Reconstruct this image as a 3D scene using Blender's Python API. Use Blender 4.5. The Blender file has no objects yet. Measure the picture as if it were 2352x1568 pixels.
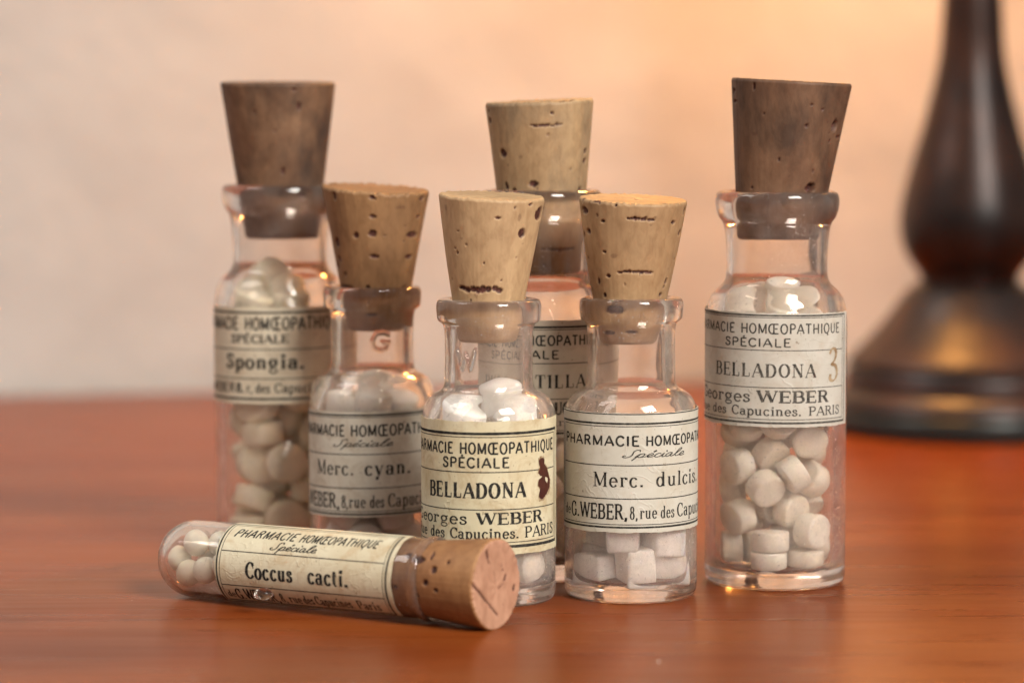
import bpy, bmesh, math, random
import numpy as np
from mathutils import Vector, Matrix, Euler
R_ = math.radians
scn = bpy.context.scene
COL = scn.collection

# ------------------------------------------------------------------ camera
CAM_H = 0.070                       # camera 7 cm above the table top
FPX = 7000.0                        # focal length in picture units (picture 2352 wide)
PITCH = math.atan((784 - 210) / FPX)
cam_d = bpy.data.cameras.new('camera'); cam = bpy.data.objects.new('camera', cam_d); COL.objects.link(cam)
cam.location = (0, 0, CAM_H); cam.rotation_euler = (math.pi / 2 - PITCH, 0, 0)
cam_d.sensor_width = 36; cam_d.lens = FPX / 2352 * 36
cam_d.clip_start = 0.01; cam_d.clip_end = 20
cam_d.dof.use_dof = True; cam_d.dof.focus_distance = 0.419; cam_d.dof.aperture_fstop = 14
scn.camera = cam

# ------------------------------------------------------------------ light
w = bpy.data.worlds.new('World'); scn.world = w; w.use_nodes = True
bg = w.node_tree.nodes['Background']; bg.inputs[0].default_value = (0.88, 0.85, 0.80, 1); bg.inputs[1].default_value = 0.38
def area(name, loc, aim, sx, sy, power, col):
    l = bpy.data.lights.new(name, 'AREA'); l.shape = 'RECTANGLE'; l.size = sx; l.size_y = sy; l.energy = power; l.color = col
    o = bpy.data.objects.new(name, l); COL.objects.link(o); o.location = loc
    o.rotation_euler = (Vector(aim) - Vector(loc)).to_track_quat('-Z', 'Y').to_euler(); return o
wl = area('window_light', (0.36, -0.12, 0.46), (-0.17, 0.44, 0.03), 0.30, 0.30, 1.66, (1.0, 0.97, 0.91)); wl.data.spread = R_(66)
area('room_light', (-0.62, 0.28, 0.80), (0.0, 0.46, 0.02), 0.40, 0.40, 4.0, (1.0, 0.97, 0.93))
scn.view_settings.view_transform = 'Standard'; scn.view_settings.look = 'None'
scn.view_settings.exposure = 0.0; scn.view_settings.gamma = 1
cy = scn.cycles
cy.max_bounces = 20; cy.transmission_bounces = 16; cy.transparent_max_bounces = 16; cy.glossy_bounces = 8; cy.diffuse_bounces = 4
cy.use_denoising = True; cy.sample_clamp_indirect = 0.0; cy.blur_glossy = 0.3

# ------------------------------------------------------------------ helpers
def P(x, y, d):
    """point of the place seen at picture position (x, y) at distance d in front of the camera"""
    r = (x - 1176) / FPX; u = (784 - y) / FPX; cp, sp = math.cos(PITCH), math.sin(PITCH)
    t = d / (cp + u * sp)
    return Vector((r * t, d, CAM_H + t * (-sp + u * cp)))
def mesh(name, vs, fs, mat, parent=None, smooth=True, loc=None):
    me = bpy.data.meshes.new(name)
    me.from_pydata([tuple(map(float, v)) for v in vs], [], fs)
    me.update()
    if smooth: me.polygons.foreach_set('use_smooth', [True] * len(me.polygons))
    if mat: me.materials.append(mat)
    o = bpy.data.objects.new(name, me); COL.objects.link(o)
    if parent: o.parent = parent
    if loc: o.location = loc
    return o
def thing(name, label, cat, loc, rz=0, group=None):
    o = bpy.data.objects.new(name, None); COL.objects.link(o); o.location = loc; o.rotation_euler = (0, 0, rz)
    o.empty_display_size = 0.005; o['label'] = label; o['category'] = cat
    if group: o['group'] = group
    return o
def spline(pts, n):
    """smooth curve (Catmull-Rom by chord) through the points, n samples per span"""
    out = []
    p = [np.array(q, float) for q in pts]; p = [2 * p[0] - p[1]] + p + [2 * p[-1] - p[-2]]
    for i in range(1, len(p) - 2):
        p0, p1, p2, p3 = p[i-1:i+3]
        t = [0.0]
        for a, b in ((p0, p1), (p1, p2), (p2, p3)): t.append(t[-1] + max(np.linalg.norm(b - a), 1e-9) ** .5)
        for k in range(n):
            s = t[1] + (t[2] - t[1]) * k / n
            A1 = (t[1]-s)/(t[1]-t[0])*p0 + (s-t[0])/(t[1]-t[0])*p1
            A2 = (t[2]-s)/(t[2]-t[1])*p1 + (s-t[1])/(t[2]-t[1])*p2
            A3 = (t[3]-s)/(t[3]-t[2])*p2 + (s-t[2])/(t[3]-t[2])*p3
            B1 = (t[2]-s)/(t[2]-t[0])*A1 + (s-t[0])/(t[2]-t[0])*A2
            B2 = (t[3]-s)/(t[3]-t[1])*A2 + (s-t[1])/(t[3]-t[1])*A3
            out.append((t[2]-s)/(t[2]-t[1])*B1 + (s-t[1])/(t[2]-t[1])*B2)
    out.append(p[-2]); return out
def lathe(name, prof, seg, mat, parent=None, closed=False, fn=None):
    """prof: (r, z) list; closed joins last ring to first"""
    vs = []; fs = []; idx = []
    for (r, z) in prof:
        if r < 1e-7: idx.append([len(vs)]); vs.append((0, 0, z))
        else:
            s = len(vs); idx.append(list(range(s, s + seg)))
            for i in range(seg):
                a = 2 * math.pi * i / seg; vs.append((r * math.sin(a), -r * math.cos(a), z))
    n = len(prof)
    for k in range(n if closed else n - 1):
        A, B = idx[k], idx[(k + 1) % n]
        for i in range(seg):
            j = (i + 1) % seg
            if len(A) == 1 and len(B) == 1: continue
            if len(A) == 1: fs.append((A[0], B[j], B[i]))
            elif len(B) == 1: fs.append((A[i], A[j], B[0]))
            else: fs.append((A[i], A[j], B[j], B[i]))
    if fn: vs = fn(np.array(vs))
    return mesh(name, vs, fs, mat, parent)

# ------------------------------------------------------------------ materials
def nodes(name):
    m = bpy.data.materials.new(name); m.use_nodes = True; nt = m.node_tree
    return m, nt, nt.nodes['Principled BSDF'], nt.nodes['Material Output']
def N(nt, t, **k):
    n = nt.nodes.new(t)
    for a, b in k.items():
        if isinstance(a, str) and a.startswith('i_'): n.inputs[a[2:].replace('_', ' ')].default_value = b
        else: setattr(n, a, b)
    return n
def noise(nt, scale, detail=4, rough=.55, sc=(1, 1, 1), dist=0.0, off=(0, 0, 0)):
    tc = N(nt, 'ShaderNodeTexCoord'); mp = N(nt, 'ShaderNodeMapping'); mp.inputs['Scale'].default_value = sc; mp.inputs['Location'].default_value = off
    nt.links.new(tc.outputs['Object'], mp.inputs[0])
    n = N(nt, 'ShaderNodeTexNoise'); n.inputs['Scale'].default_value = scale; n.inputs['Detail'].default_value = detail
    n.inputs['Roughness'].default_value = rough; n.inputs['Distortion'].default_value = dist
    nt.links.new(mp.outputs[0], n.inputs['Vector']); return n.outputs['Fac']
def ramp(nt, src, stops):
    r = N(nt, 'ShaderNodeValToRGB'); e = r.color_ramp.elements
    while len(e) < len(stops): e.new(.5)
    for k, (p, c) in enumerate(stops):
        e[k].position = p; e[k].color = (c[0], c[1], c[2], 1) if hasattr(c, '__len__') else (c, c, c, 1)
    nt.links.new(src, r.inputs[0]); return r.outputs[0]
def mix(nt, fac, a, b, mode='MIX'):
    m = N(nt, 'ShaderNodeMix', data_type='RGBA', blend_type=mode)
    for s, v in ((m.inputs[0], fac), (m.inputs[6], a), (m.inputs[7], b)):
        if hasattr(v, 'links') or hasattr(v, 'is_linked'): nt.links.new(v, s)
        elif hasattr(v, '__len__'): s.default_value = (v[0], v[1], v[2], 1)
        else: s.default_value = v
    return m.outputs[2]
def bump(nt, h, strength, dist, b):
    n = N(nt, 'ShaderNodeBump'); n.inputs['Strength'].default_value = strength; n.inputs['Distance'].default_value = dist
    nt.links.new(h, n.inputs['Height']); nt.links.new(n.outputs[0], b.inputs['Normal'])
def L(nt, a, b): nt.links.new(a, b)

def glass_mat(name, powder, specks, off=0.0, low=0.0):
    """old clear glass, pink of its surroundings put into the colour, with rubbed dust and powder clinging to it"""
    m, nt, b, out = nodes(name)
    nt.nodes.remove(b)
    g = N(nt, 'ShaderNodeBsdfGlass'); g.inputs['Color'].default_value = (1.0, .975, .955, 1); g.inputs['IOR'].default_value = 1.48; g.inputs['Roughness'].default_value = 0.03  # glass colour carries the pink light of the surroundings
    wob = noise(nt, 160, 2, .5, (1, 1, .45), 0, (off, 0, 0))
    bn = N(nt, 'ShaderNodeBump'); bn.inputs['Strength'].default_value = .35; bn.inputs['Distance'].default_value = .0003
    L(nt, wob, bn.inputs['Height']); L(nt, bn.outputs[0], g.inputs['Normal'])
    df = N(nt, 'ShaderNodeBsdfDiffuse'); df.inputs['Color'].default_value = (.93, .85, .77, 1)
    tl = N(nt, 'ShaderNodeBsdfTranslucent'); tl.inputs['Color'].default_value = (.93, .85, .77, 1)
    dm = N(nt, 'ShaderNodeMixShader'); dm.inputs[0].default_value = .55; L(nt, df.outputs[0], dm.inputs[1]); L(nt, tl.outputs[0], dm.inputs[2])
    cloud = ramp(nt, noise(nt, 230, 5, .6, (1, 1, 1), .4, (off, 1, 2)), [(.38, powder * .15), (.78, powder)])
    sp = ramp(nt, noise(nt, 3400, 2, .5, (1, 1, 1), 0, (off, 3, 0)), [(.66, 0.0), (.74, specks)])
    tcz = N(nt, 'ShaderNodeTexCoord'); sz = N(nt, 'ShaderNodeSeparateXYZ'); L(nt, tcz.outputs['Object'], sz.inputs[0])
    zm = N(nt, 'ShaderNodeMath', operation='MULTIPLY'); zm.inputs[1].default_value = 30; L(nt, sz.outputs['Z'], zm.inputs[0])   # residue sits against the glass up to the fill line
    lo = ramp(nt, zm.outputs[0], [(.04, .0), (.10, 1.0), (.30, .9), (.9, .3)]); pw = ramp(nt, noise(nt, 420, 7, .8, dist=.6, off=(off, 9, 0)), [(.40, 0.0), (.72, low)])
    lm = N(nt, 'ShaderNodeMath', operation='MULTIPLY'); L(nt, lo, lm.inputs[0]); L(nt, pw, lm.inputs[1])
    l2 = N(nt, 'ShaderNodeMath', operation='ADD'); L(nt, lm.outputs[0], l2.inputs[0]); L(nt, cloud, l2.inputs[1]); cloud = l2.outputs[0]
    spm = ramp(nt, noise(nt, 120, 3, .5, (1, 1, 1), 0, (off, 5, 0)), [(.42, 0.0), (.62, 1.0)])
    ms = N(nt, 'ShaderNodeMath', operation='MULTIPLY'); L(nt, sp, ms.inputs[0]); L(nt, spm, ms.inputs[1])
    ad = N(nt, 'ShaderNodeMath', operation='ADD', use_clamp=True); L(nt, cloud, ad.inputs[0]); L(nt, ms.outputs[0], ad.inputs[1])
    mx = N(nt, 'ShaderNodeMixShader'); L(nt, ad.outputs[0], mx.inputs[0]); L(nt, g.outputs[0], mx.inputs[1]); L(nt, dm.outputs[0], mx.inputs[2])
    L(nt, mx.outputs[0], out.inputs[0]); return m
def paper_mat(name, c0, c1, stain, amt=.5, off=0.0):
    m, nt, b, out = nodes(name)
    base = mix(nt, ramp(nt, noise(nt, 160, 5, .6, off=(off, 0, 0)), [(.35, 0), (.7, 1)]), c0, c1)
    st = ramp(nt, noise(nt, 260, 6, .72, dist=.8, off=(off, 2, 0)), [(.47, 0), (.70, amt)])
    base = mix(nt, st, base, stain)
    fl = ramp(nt, noise(nt, 1900, 2, .5, off=(0, off, 0)), [(.68, 0), (.76, .6)])
    base = mix(nt, fl, base, (.20, .12, .06))
    L(nt, base, b.inputs['Base Color']); b.inputs['Roughness'].default_value = .62; b.inputs['Specular IOR Level'].default_value = .25
    mh = N(nt, 'ShaderNodeMath', operation='ADD'); L(nt, noise(nt, 1600, 3, .6), mh.inputs[0]); cr_ = N(nt, 'ShaderNodeMath', operation='MULTIPLY'); cr_.inputs[1].default_value = 4.0
    L(nt, ramp(nt, noise(nt, 190, 3, .5, dist=1.2, off=(off, 4, 4)), [(.485, 0), (.50, 1), (.515, 0)]), cr_.inputs[0]); L(nt, cr_.outputs[0], mh.inputs[1])
    bump(nt, mh.outputs[0], .25, .00006, b)
    tl = N(nt, 'ShaderNodeBsdfTranslucent'); L(nt, base, tl.inputs[0]); mx = N(nt, 'ShaderNodeMixShader'); mx.inputs[0].default_value = .22
    L(nt, b.outputs[0], mx.inputs[1]); L(nt, tl.outputs[0], mx.inputs[2]); L(nt, mx.outputs[0], out.inputs[0]); return m
def cork_mat(name, light, dark, soot, soot_amt, sheen=.3, off=0.0, fibre=.09):
    """cork: vertical growth streaks, mottling, grime; pores come from the mesh attribute"""
    m, nt, b, out = nodes(name)
    st = noise(nt, 150 if fibre < .5 else 260, 3, .5, (1, 1, fibre * 1.6), .9, (off, off, 0))
    wide = noise(nt, 75, 3, .5, (1, 1, fibre * 1.8), .6, (off, 0, off + 3))
    c = mix(nt, ramp(nt, st, [(.32, 0), (.68, .6)]), mix(nt, .35, dark, light), light)
    c = mix(nt, ramp(nt, wide, [(.38, 0), (.60, 1)]), c, dark)
    bl = ramp(nt, noise(nt, 120, 6, .66, (1, 1, .6), .5, (off, 0, off)), [(.42, 0), (.64, soot_amt)])
    c = mix(nt, bl, c, soot)
    gr = ramp(nt, noise(nt, 900, 4, .6, (1, 1, .5), .4, (0, 0, off)), [(.28, (.80, .75, .71)), (.60, (1.05, 1.04, 1.03))])
    c = mix(nt, 1.0, c, gr, 'MULTIPLY')
    at = N(nt, 'ShaderNodeAttribute', attribute_name='pore'); 
    pc = mix(nt, ramp(nt, noise(nt, 2600, 2), [(.4, 0), (.6, 1)]), (.035, .012, .008), (.10, .035, .025))
    c = mix(nt, at.outputs['Fac'], c, pc)
    L(nt, c, b.inputs['Base Color']); b.inputs['Roughness'].default_value = .58; b.inputs['Specular IOR Level'].default_value = sheen
    bump(nt, noise(nt, 900, 4, .6, (1, 1, .5)), .3, .00010, b); return m
def pill_mat(name, c0, c1, off=0):
    m, nt, b, out = nodes(name)
    c = mix(nt, ramp(nt, noise(nt, 500, 4, off=(off, 0, 0)), [(.35, 0), (.65, 1)]), c0, c1)
    oi = N(nt, 'ShaderNodeObjectInfo'); c = mix(nt, oi.outputs['Random'], c, mix(nt, .32, c, (.55, .42, .27)))  # tone varies per pill; the tan stands in for shaded faces
    L(nt, c, b.inputs['Base Color']); b.inputs['Roughness'].default_value = .7; b.inputs['Specular IOR Level'].default_value = .3
    b.inputs['Subsurface Weight'].default_value = .25; b.inputs['Subsurface Radius'].default_value = (1, .8, .6); b.inputs['Subsurface Scale'].default_value = .0007
    bump(nt, noise(nt, 1700, 3), .3, .0001, b); return m
M = {}
M['ink'], nt, b, _ = nodes('printing ink')
b.inputs['Roughness'].default_value = .75; b.inputs['Specular IOR Level'].default_value = .08
L(nt, mix(nt, ramp(nt, noise(nt, 2300, 3), [(.45, 0), (.72, .55)]), (.018, .017, .016), (.16, .14, .11)), b.inputs['Base Color'])
M['ink_faded'], nt, b, _ = nodes('faded printing ink')
b.inputs['Roughness'].default_value = .75; b.inputs['Specular IOR Level'].default_value = .08
L(nt, mix(nt, ramp(nt, noise(nt, 2300, 3), [(.42, 0), (.70, .65)]), (.05, .047, .042), (.24, .21, .17)), b.inputs['Base Color'])
M['stain'], nt, b, _ = nodes('dried brown ink'); b.inputs['Roughness'].default_value = .3
L(nt, mix(nt, noise(nt, 900, 3), (.030, .006, .006), (.085, .020, .012)), b.inputs['Base Color'])
M['pen'], nt, b, _ = nodes('brown pen ink'); b.inputs['Roughness'].default_value = .5
L(nt, mix(nt, ramp(nt, noise(nt, 700, 3), [(.35, 0), (.6, 1)]), (.22, .13, .06), (.42, .32, .20)), b.inputs['Base Color'])

# table: cherry-red varnished wood
M['table'], nt, b, _ = nodes('red varnished cherry wood')
n1 = noise(nt, 7, 5, .6, (1.0, 9.0, 1.0), .5); n2 = noise(nt, 40, 6, .65, (.35, 9.0, 1.0), .3); n3 = noise(nt, 9, 3, .5, (.8, 2.0, 1))
c = mix(nt, ramp(nt, n2, [(.15, 0), (.85, 1)]), (.115, .020, .0035), (.225, .045, .007))
c = mix(nt, ramp(nt, n1, [(.40, 0), (.72, .55)]), c, (.29, .078, .016))
c = mix(nt, ramp(nt, n3, [(.45, 0), (.70, .45)]), c, (.095, .018, .006))
L(nt, c, b.inputs['Base Color']); L(nt, ramp(nt, noise(nt, 90, 5, .6, (.3, 4, 1)), [(.3, .25), (.7, .35)]), b.inputs['Roughness']); b.inputs['Specular IOR Level'].default_value = .10
b.inputs['Coat Weight'].default_value = .03; b.inputs['Coat Roughness'].default_value = .2
bump(nt, noise(nt, 260, 5, .65, (.12, 3.0, 1)), .05, .0001, b)
# wall: rough warm plaster
M['wall'], nt, b, _ = nodes('cream plaster')
c = mix(nt, ramp(nt, noise(nt, 11, 6, .62, dist=.5), [(.35, 0), (.68, 1)]), (.40, .39, .375), (.51, .497, .475))
L(nt, c, b.inputs['Base Color']); b.inputs['Roughness'].default_value = .9
bump(nt, noise(nt, 22, 6, .6), .5, .006, b)
M['lamp'], nt, b, _ = nodes('dark bronze'); b.inputs['Roughness'].default_value = .34; b.inputs['Metallic'].default_value = .35
L(nt, mix(nt, ramp(nt, noise(nt, 60, 4), [(.4, 0), (.65, 1)]), (.012, .006, .005), (.045, .018, .010)), b.inputs['Base Color'])
M['lamp_brown'], nt, b, _ = nodes('brown lacquered turned wood'); b.inputs['Roughness'].default_value = .38
L(nt, mix(nt, ramp(nt, noise(nt, 45, 4), [(.4, 0), (.65, 1)]), (.016, .008, .006), (.048, .019, .011)), b.inputs['Base Color'])
M['lamp_rim'], nt, b, _ = nodes('blackened green metal'); b.inputs['Roughness'].default_value = .3; b.inputs['Metallic'].default_value = .3; b.inputs['Base Color'].default_value = (.022, .027, .025, 1)
M['shade'], nt, b, _ = nodes('parchment shade'); b.inputs['Base Color'].default_value = (.75, .55, .33, 1); b.inputs['Roughness'].default_value = .8; b.inputs['Transmission Weight'].default_value = .0

LAMP_W = 1.4

# ------------------------------------------------------------------ lettering: pen strokes, cap height 1
def _L(*p, k='a'): return ([(p[i], p[i + 1]) for i in range(0, len(p), 2)], k)
def _E(cx, cy_, rx, ry, a0, a1, k='a'):
    n = max(5, int(abs(a1 - a0) / 15)); return ([(cx + rx * math.cos(R_(a0 + (a1 - a0) * i / n)), cy_ + ry * math.sin(R_(a0 + (a1 - a0) * i / n))) for i in range(n + 1)], k)
def _S(*v): return [([(v[i] - v[i + 2], v[i + 1]), (v[i] + v[i + 2], v[i + 1])], 's') for i in range(0, len(v), 3)]
def _T(*p): return [(_L(*p)[0], 's')]            # serif-only tick
X = .66
G = {
 'A': (.80, [_L(.04, 0, .40, 1, k='n'), _L(.40, 1, .76, 0, k='K'), _L(.16, .33, .63, .33, k='n')] + _S(.06, 0, .11, .74, 0, .13)),
 'B': (.68, [_L(.14, 0, .14, 1, k='K'), _L(.14, .98, .38, .98, k='n'), _E(.38, .75, .19, .23, 90, -90), _L(.38, .52, .14, .52, k='n'), _E(.40, .27, .22, .25, 90, -90), _L(.40, .02, .14, .02, k='n')] + _S(.10, .98, .12, .10, .02, .12)),
 'C': (.70, [_E(.40, .5, .32, .48, 42, 318)] + _T(.66, .64, .66, .98) + _T(.66, .05, .66, .2)),
 'D': (.78, [_L(.14, 0, .14, 1, k='K'), _L(.14, .98, .34, .98, k='n'), _E(.34, .5, .34, .48, 90, -90), _L(.34, .02, .14, .02, k='n')] + _S(.10, .98, .12, .10, .02, .12)),
 'E': (.66, [_L(.14, 0, .14, 1, k='K'), _L(.14, .98, .60, .98, k='n'), _L(.14, .51, .50, .51, k='n'), _L(.14, .02, .62, .02, k='n')] + _T(.60, .98, .60, .76) + _T(.62, .02, .62, .26) + _T(.50, .41, .50, .61) + _S(.10, .98, .12, .10, .02, .12)),
 'G': (.78, [_E(.40, .5, .32, .48, 45, 340), _L(.68, .44, .68, .06, k='K')] + _T(.66, .66, .66, .98) + _S(.66, .44, .14)),
 'H': (.82, [_L(.14, 0, .14, 1, k='K'), _L(.68, 0, .68, 1, k='K'), _L(.14, .5, .68, .5, k='n')] + _S(.14, .98, .13, .14, .02, .13, .68, .98, .13, .68, .02, .13)),
 'I': (.34, [_L(.17, 0, .17, 1, k='K')] + _S(.17, .98, .14, .17, .02, .14)),
 'L': (.64, [_L(.14, 0, .14, 1, k='K'), _L(.14, .02, .58, .02, k='n')] + _T(.58, .02, .58, .3) + _S(.14, .98, .14, .10, .02, .12)),
 'M': (.98, [_L(.14, 0, .14, 1, k='n'), _L(.14, 1, .48, .08, k='K'), _L(.48, .08, .83, 1, k='n'), _L(.83, 1, .83, 0, k='K')] + _S(.12, .98, .11, .14, .02, .13, .84, .98, .12, .83, .02, .14)),
 'N': (.84, [_L(.14, 0, .14, 1, k='n'), _L(.14, 1, .70, .02, k='K'), _L(.70, .0, .70, 1, k='n')] + _S(.12, .98, .12, .14, .02, .13, .70, .98, .13)),
 'O': (.80, [_E(.40, .5, .32, .48, 0, 360)]),
 'P': (.68, [_L(.14, 0, .14, 1, k='K'), _L(.14, .98, .38, .98, k='n'), _E(.38, .73, .22, .25, 90, -90), _L(.38, .48, .14, .48, k='n')] + _S(.10, .98, .12, .14, .02, .14)),
 'Q': (.82, [_E(.40, .5, .32, .48, 0, 360), _L(.42, .10, .50, -.06, .62, -.20, k='K')]),
 'R': (.76, [_L(.14, 0, .14, 1, k='K'), _L(.14, .98, .38, .98, k='n'), _E(.38, .75, .20, .23, 90, -90), _L(.38, .52, .14, .52, k='n'), _L(.40, .50, .66, .02, k='K')] + _S(.10, .98, .12, .14, .02, .13, .70, .02, .09)),
 'S': (.62, [([(.52, .78), (.46, .93), (.31, .98), (.16, .92), (.12, .77), (.20, .62), (.33, .53), (.46, .43), (.52, .27), (.46, .10), (.30, .02), (.14, .08), (.09, .24)], 'a')] + _T(.54, .70, .54, .98) + _T(.08, .03, .08, .32)),
 'T': (.72, [_L(.36, 0, .36, 1, k='K'), _L(.04, .98, .68, .98, k='n')] + _T(.04, .98, .04, .72) + _T(.68, .98, .68, .72) + _S(.36, .02, .15)),
 'U': (.78, [_L(.14, 1, .14, .3, k='K'), _E(.39, .3, .25, .28, 180, 360, 'n'), _L(.64, .3, .64, 1, k='n')] + _S(.14, .98, .13, .64, .98, .12)),
 'W': (1.12, [_L(.06, 1, .32, .02, k='K'), _L(.32, .02, .56, .96, k='n'), _L(.56, .96, .82, .02, k='K'), _L(.82, .02, 1.06, 1, k='n')] + _S(.07, .98, .12, .56, .98, .12, 1.05, .98, .10)),
 'Œ': (1.08, [_E(.38, .5, .31, .48, 55, 305), _L(.56, 0, .56, 1, k='K'), _L(.40, .98, 1.02, .98, k='n'), _L(.56, .51, .92, .51, k='n'), _L(.40, .02, 1.03, .02, k='n')] + _T(1.02, .98, 1.02, .78) + _T(1.03, .02, 1.03, .25)),
 'a': (.56, [_E(.26, .47, .17, .17, 160, 0), _L(.43, .47, .43, .1, k='K'), _E(.50, .1, .07, .09, 180, 320, 'n'), _E(.25, .19, .17, .18, 0, 360)]),
 'c': (.52, [_E(.28, .32, .21, .32, 48, 318)] + [_L(.42, .50, .42, .58, k='K')]),
 'd': (.62, [_E(.26, .32, .19, .32, 0, 360), _L(.47, 0, .47, 1, k='K')] + _S(.42, .98, .08, .51, .02, .08)),
 'e': (.54, [_E(.28, .32, .21, .32, 4, 318), _L(.08, .35, .48, .35, k='n')]),
 'g': (.58, [_E(.27, .42, .18, .22, 0, 360), _E(.28, -.12, .22, .16, 0, 360, 'n'), _L(.16, .24, .10, .12, .20, .04, .36, .04, k='n'), _L(.40, .58, .54, .66, k='n')]),
 'i': (.32, [_L(.16, 0, .16, X, k='K'), _L(.16, .84, .16, .93, k='D')] + _S(.12, X - .02, .09, .16, .02, .13)),
 'l': (.32, [_L(.16, 0, .16, 1, k='K')] + _S(.12, .98, .09, .16, .02, .13)),
 'n': (.64, [_L(.14, 0, .14, X, k='K'), _E(.31, .44, .17, .20, 175, 0, 'a'), _L(.48, .44, .48, 0, k='K')] + _S(.10, X - .02, .09, .14, .02, .12, .48, .02, .12)),
 'o': (.56, [_E(.28, .32, .22, .32, 0, 360)]),
 'p': (.62, [_L(.14, -.30, .14, X, k='K'), _E(.34, .32, .20, .32, 0, 360)] + _S(.10, X - .02, .09, .14, -.29, .13)),
 'r': (.48, [_L(.14, 0, .14, X, k='K'), _E(.31, .44, .16, .20, 170, 50, 'n'), _L(.40, .54, .40, .60, k='D')] + _S(.10, X - .02, .09, .14, .02, .13)),
 's': (.46, [([(.37, .50), (.32, .61), (.22, .64), (.12, .60), (.09, .50), (.15, .41), (.25, .34), (.36, .26), (.39, .16), (.33, .05), (.21, .0), (.10, .04), (.07, .15)], 'a')] + _T(.38, .44, .38, .64) + _T(.06, .01, .06, .2)),
 't': (.40, [_L(.16, .88, .16, .10, k='K'), _E(.26, .12, .10, .11, 180, 320, 'n'), _L(.03, X - .03, .34, X - .03, k='n')]),
 'u': (.64, [_L(.14, X, .14, .18, k='K'), _E(.30, .20, .16, .19, 180, 345, 'a'), _L(.48, X, .48, 0, k='K')] + _S(.10, X - .02, .09, .44, X - .02, .09, .53, .02, .07)),
 'y': (.58, [_L(.08, X, .30, .02, k='K'), _L(.50, X, .30, .02, .20, -.22, k='n'), _L(.20, -.22, .12, -.22, k='D')] + _S(.08, X - .02, .09, .50, X - .02, .08)),
 '8': (.58, [_E(.29, .75, .17, .22, 0, 360), _E(.29, .27, .21, .26, 0, 360)]),
 '.': (.30, [_L(.13, .04, .13, .09, k='D')]),
 ',': (.26, [_L(.12, .07, .13, .02, .08, -.12, k='D')]),
 ' ': (.42, []),
}
G['É'] = (.66, G['E'][1] + [_L(.30, 1.12, .44, 1.27, k='K')])
G['é'] = (.54, G['e'][1] + [_L(.26, .78, .38, .92, k='K')])
# slanted copperplate word, drawn with single connected strokes
SCRIPT = {
 'S': (.62, [([(.62, .80), (.58, .98), (.44, 1.0), (.34, .84), (.36, .60), (.40, .35), (.36, .10), (.18, -.02), (.02, .08), (.04, .24), (.12, .22)], 'a')]),
 'p': (.50, [([(.02, .05), (.16, .48), (.10, .10), (.02, -.42)], 'a'), ([(.12, .36), (.26, .50), (.38, .42), (.36, .14), (.22, .0), (.12, .10)], 'a'), ([(.22, .0), (.50, .06)], 'n')]),
 'e': (.40, [([(.0, .06), (.20, .20), (.32, .38), (.24, .50), (.12, .40), (.08, .18), (.16, .02), (.30, .02), (.42, .12)], 'a')]),
 'c': (.38, [([(.32, .42), (.22, .50), (.10, .38), (.07, .16), (.15, .02), (.28, .02), (.40, .12)], 'a')]),
 'i': (.28, [([(.0, .10), (.12, .50), (.10, .12), (.16, .0), (.30, .12)], 'a'), ([(.16, .72), (.18, .76)], 'D')]),
 'a': (.50, [([(.34, .44), (.20, .50), (.08, .36), (.06, .14), (.14, .0), (.26, .08), (.36, .46), (.34, .12), (.40, .0), (.52, .12)], 'a')]),
 'l': (.34, [([(.0, .10), (.22, .60), (.30, .94), (.20, 1.0), (.10, .60), (.10, .14), (.20, .0), (.36, .12)], 'a')]),
}
SCRIPT['é'] = (.40, SCRIPT['e'][1] + [([(.22, .70), (.34, .86)], 'K')])
STYLES = {   # thick, thin, serif weight (None = no serifs), letter spacing, slant
 'sans': (.165, .145, None, .10, 0), 'sansB': (.19, .165, None, .10, 0), 'sansI': (.175, .155, None, .10, .28),
 'bold': (.23, .105, .060, .14, 0), 'roman': (.15, .068, .050, .12, 0), 'wide': (.19, .065, .055, .16, 0),
 'slab': (.17, .10, .085, .08, 0), 'slabB': (.25, .115, .10, .08, 0), 'script': (.17, .085, None, -.01, .35), 'grot': (.17, .11, .08, .10, 0),
}
def text_strokes(txt, style, u0, u1, v0, h, rng):
    """strokes [(points, widths)] in label metres: the text runs u0..u1, stands on v0, cap height h"""
    K, n_, s_, sp, sl = STYLES[style]; tab = SCRIPT if style == 'script' else G
    adv = []; x = 0
    for ch in txt:
        wd = tab[ch][0] if ch in tab else .42
        adv.append(x); x += wd + sp
    sx = (u1 - u0) / (x - sp); out = []
    for ch, ax in zip(txt, adv):
        jx = rng.uniform(-.015, .015); jy = rng.uniform(-.012, .012)
        for pts, k in (tab[ch][1] if ch in tab else []):
            if k == 's' and s_ is None: continue
            q = np.array([(u0 + (ax + jx + px + sl * py) * sx, v0 + (py + jy) * h) for px, py in pts])
            if k == 'a' and len(q) > 3:
                q = np.array(spline(q, 3))
            d = np.gradient(q, axis=0); dn = d / (np.linalg.norm(d, axis=1, keepdims=True) + 1e-12)
            ver = np.abs(dn[:, 1])
            if k == 'K': wd = np.full(len(q), K)
            elif k == 'n': wd = np.full(len(q), n_)
            elif k == 's': wd = np.full(len(q), s_)
            elif k == 'D': wd = np.full(len(q), max(K, .13) * 1.15)
            else: wd = n_ + (K - n_) * ver ** 1.6
            # narrow faces keep their stems in proportion
            f = min(1.15, max(.55, (sx / h) ** .6)) if k in ('K', 'a', 'D') else 1
            out.append((q, wd * h * (f if k != 's' else 1), k))
    return out
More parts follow.
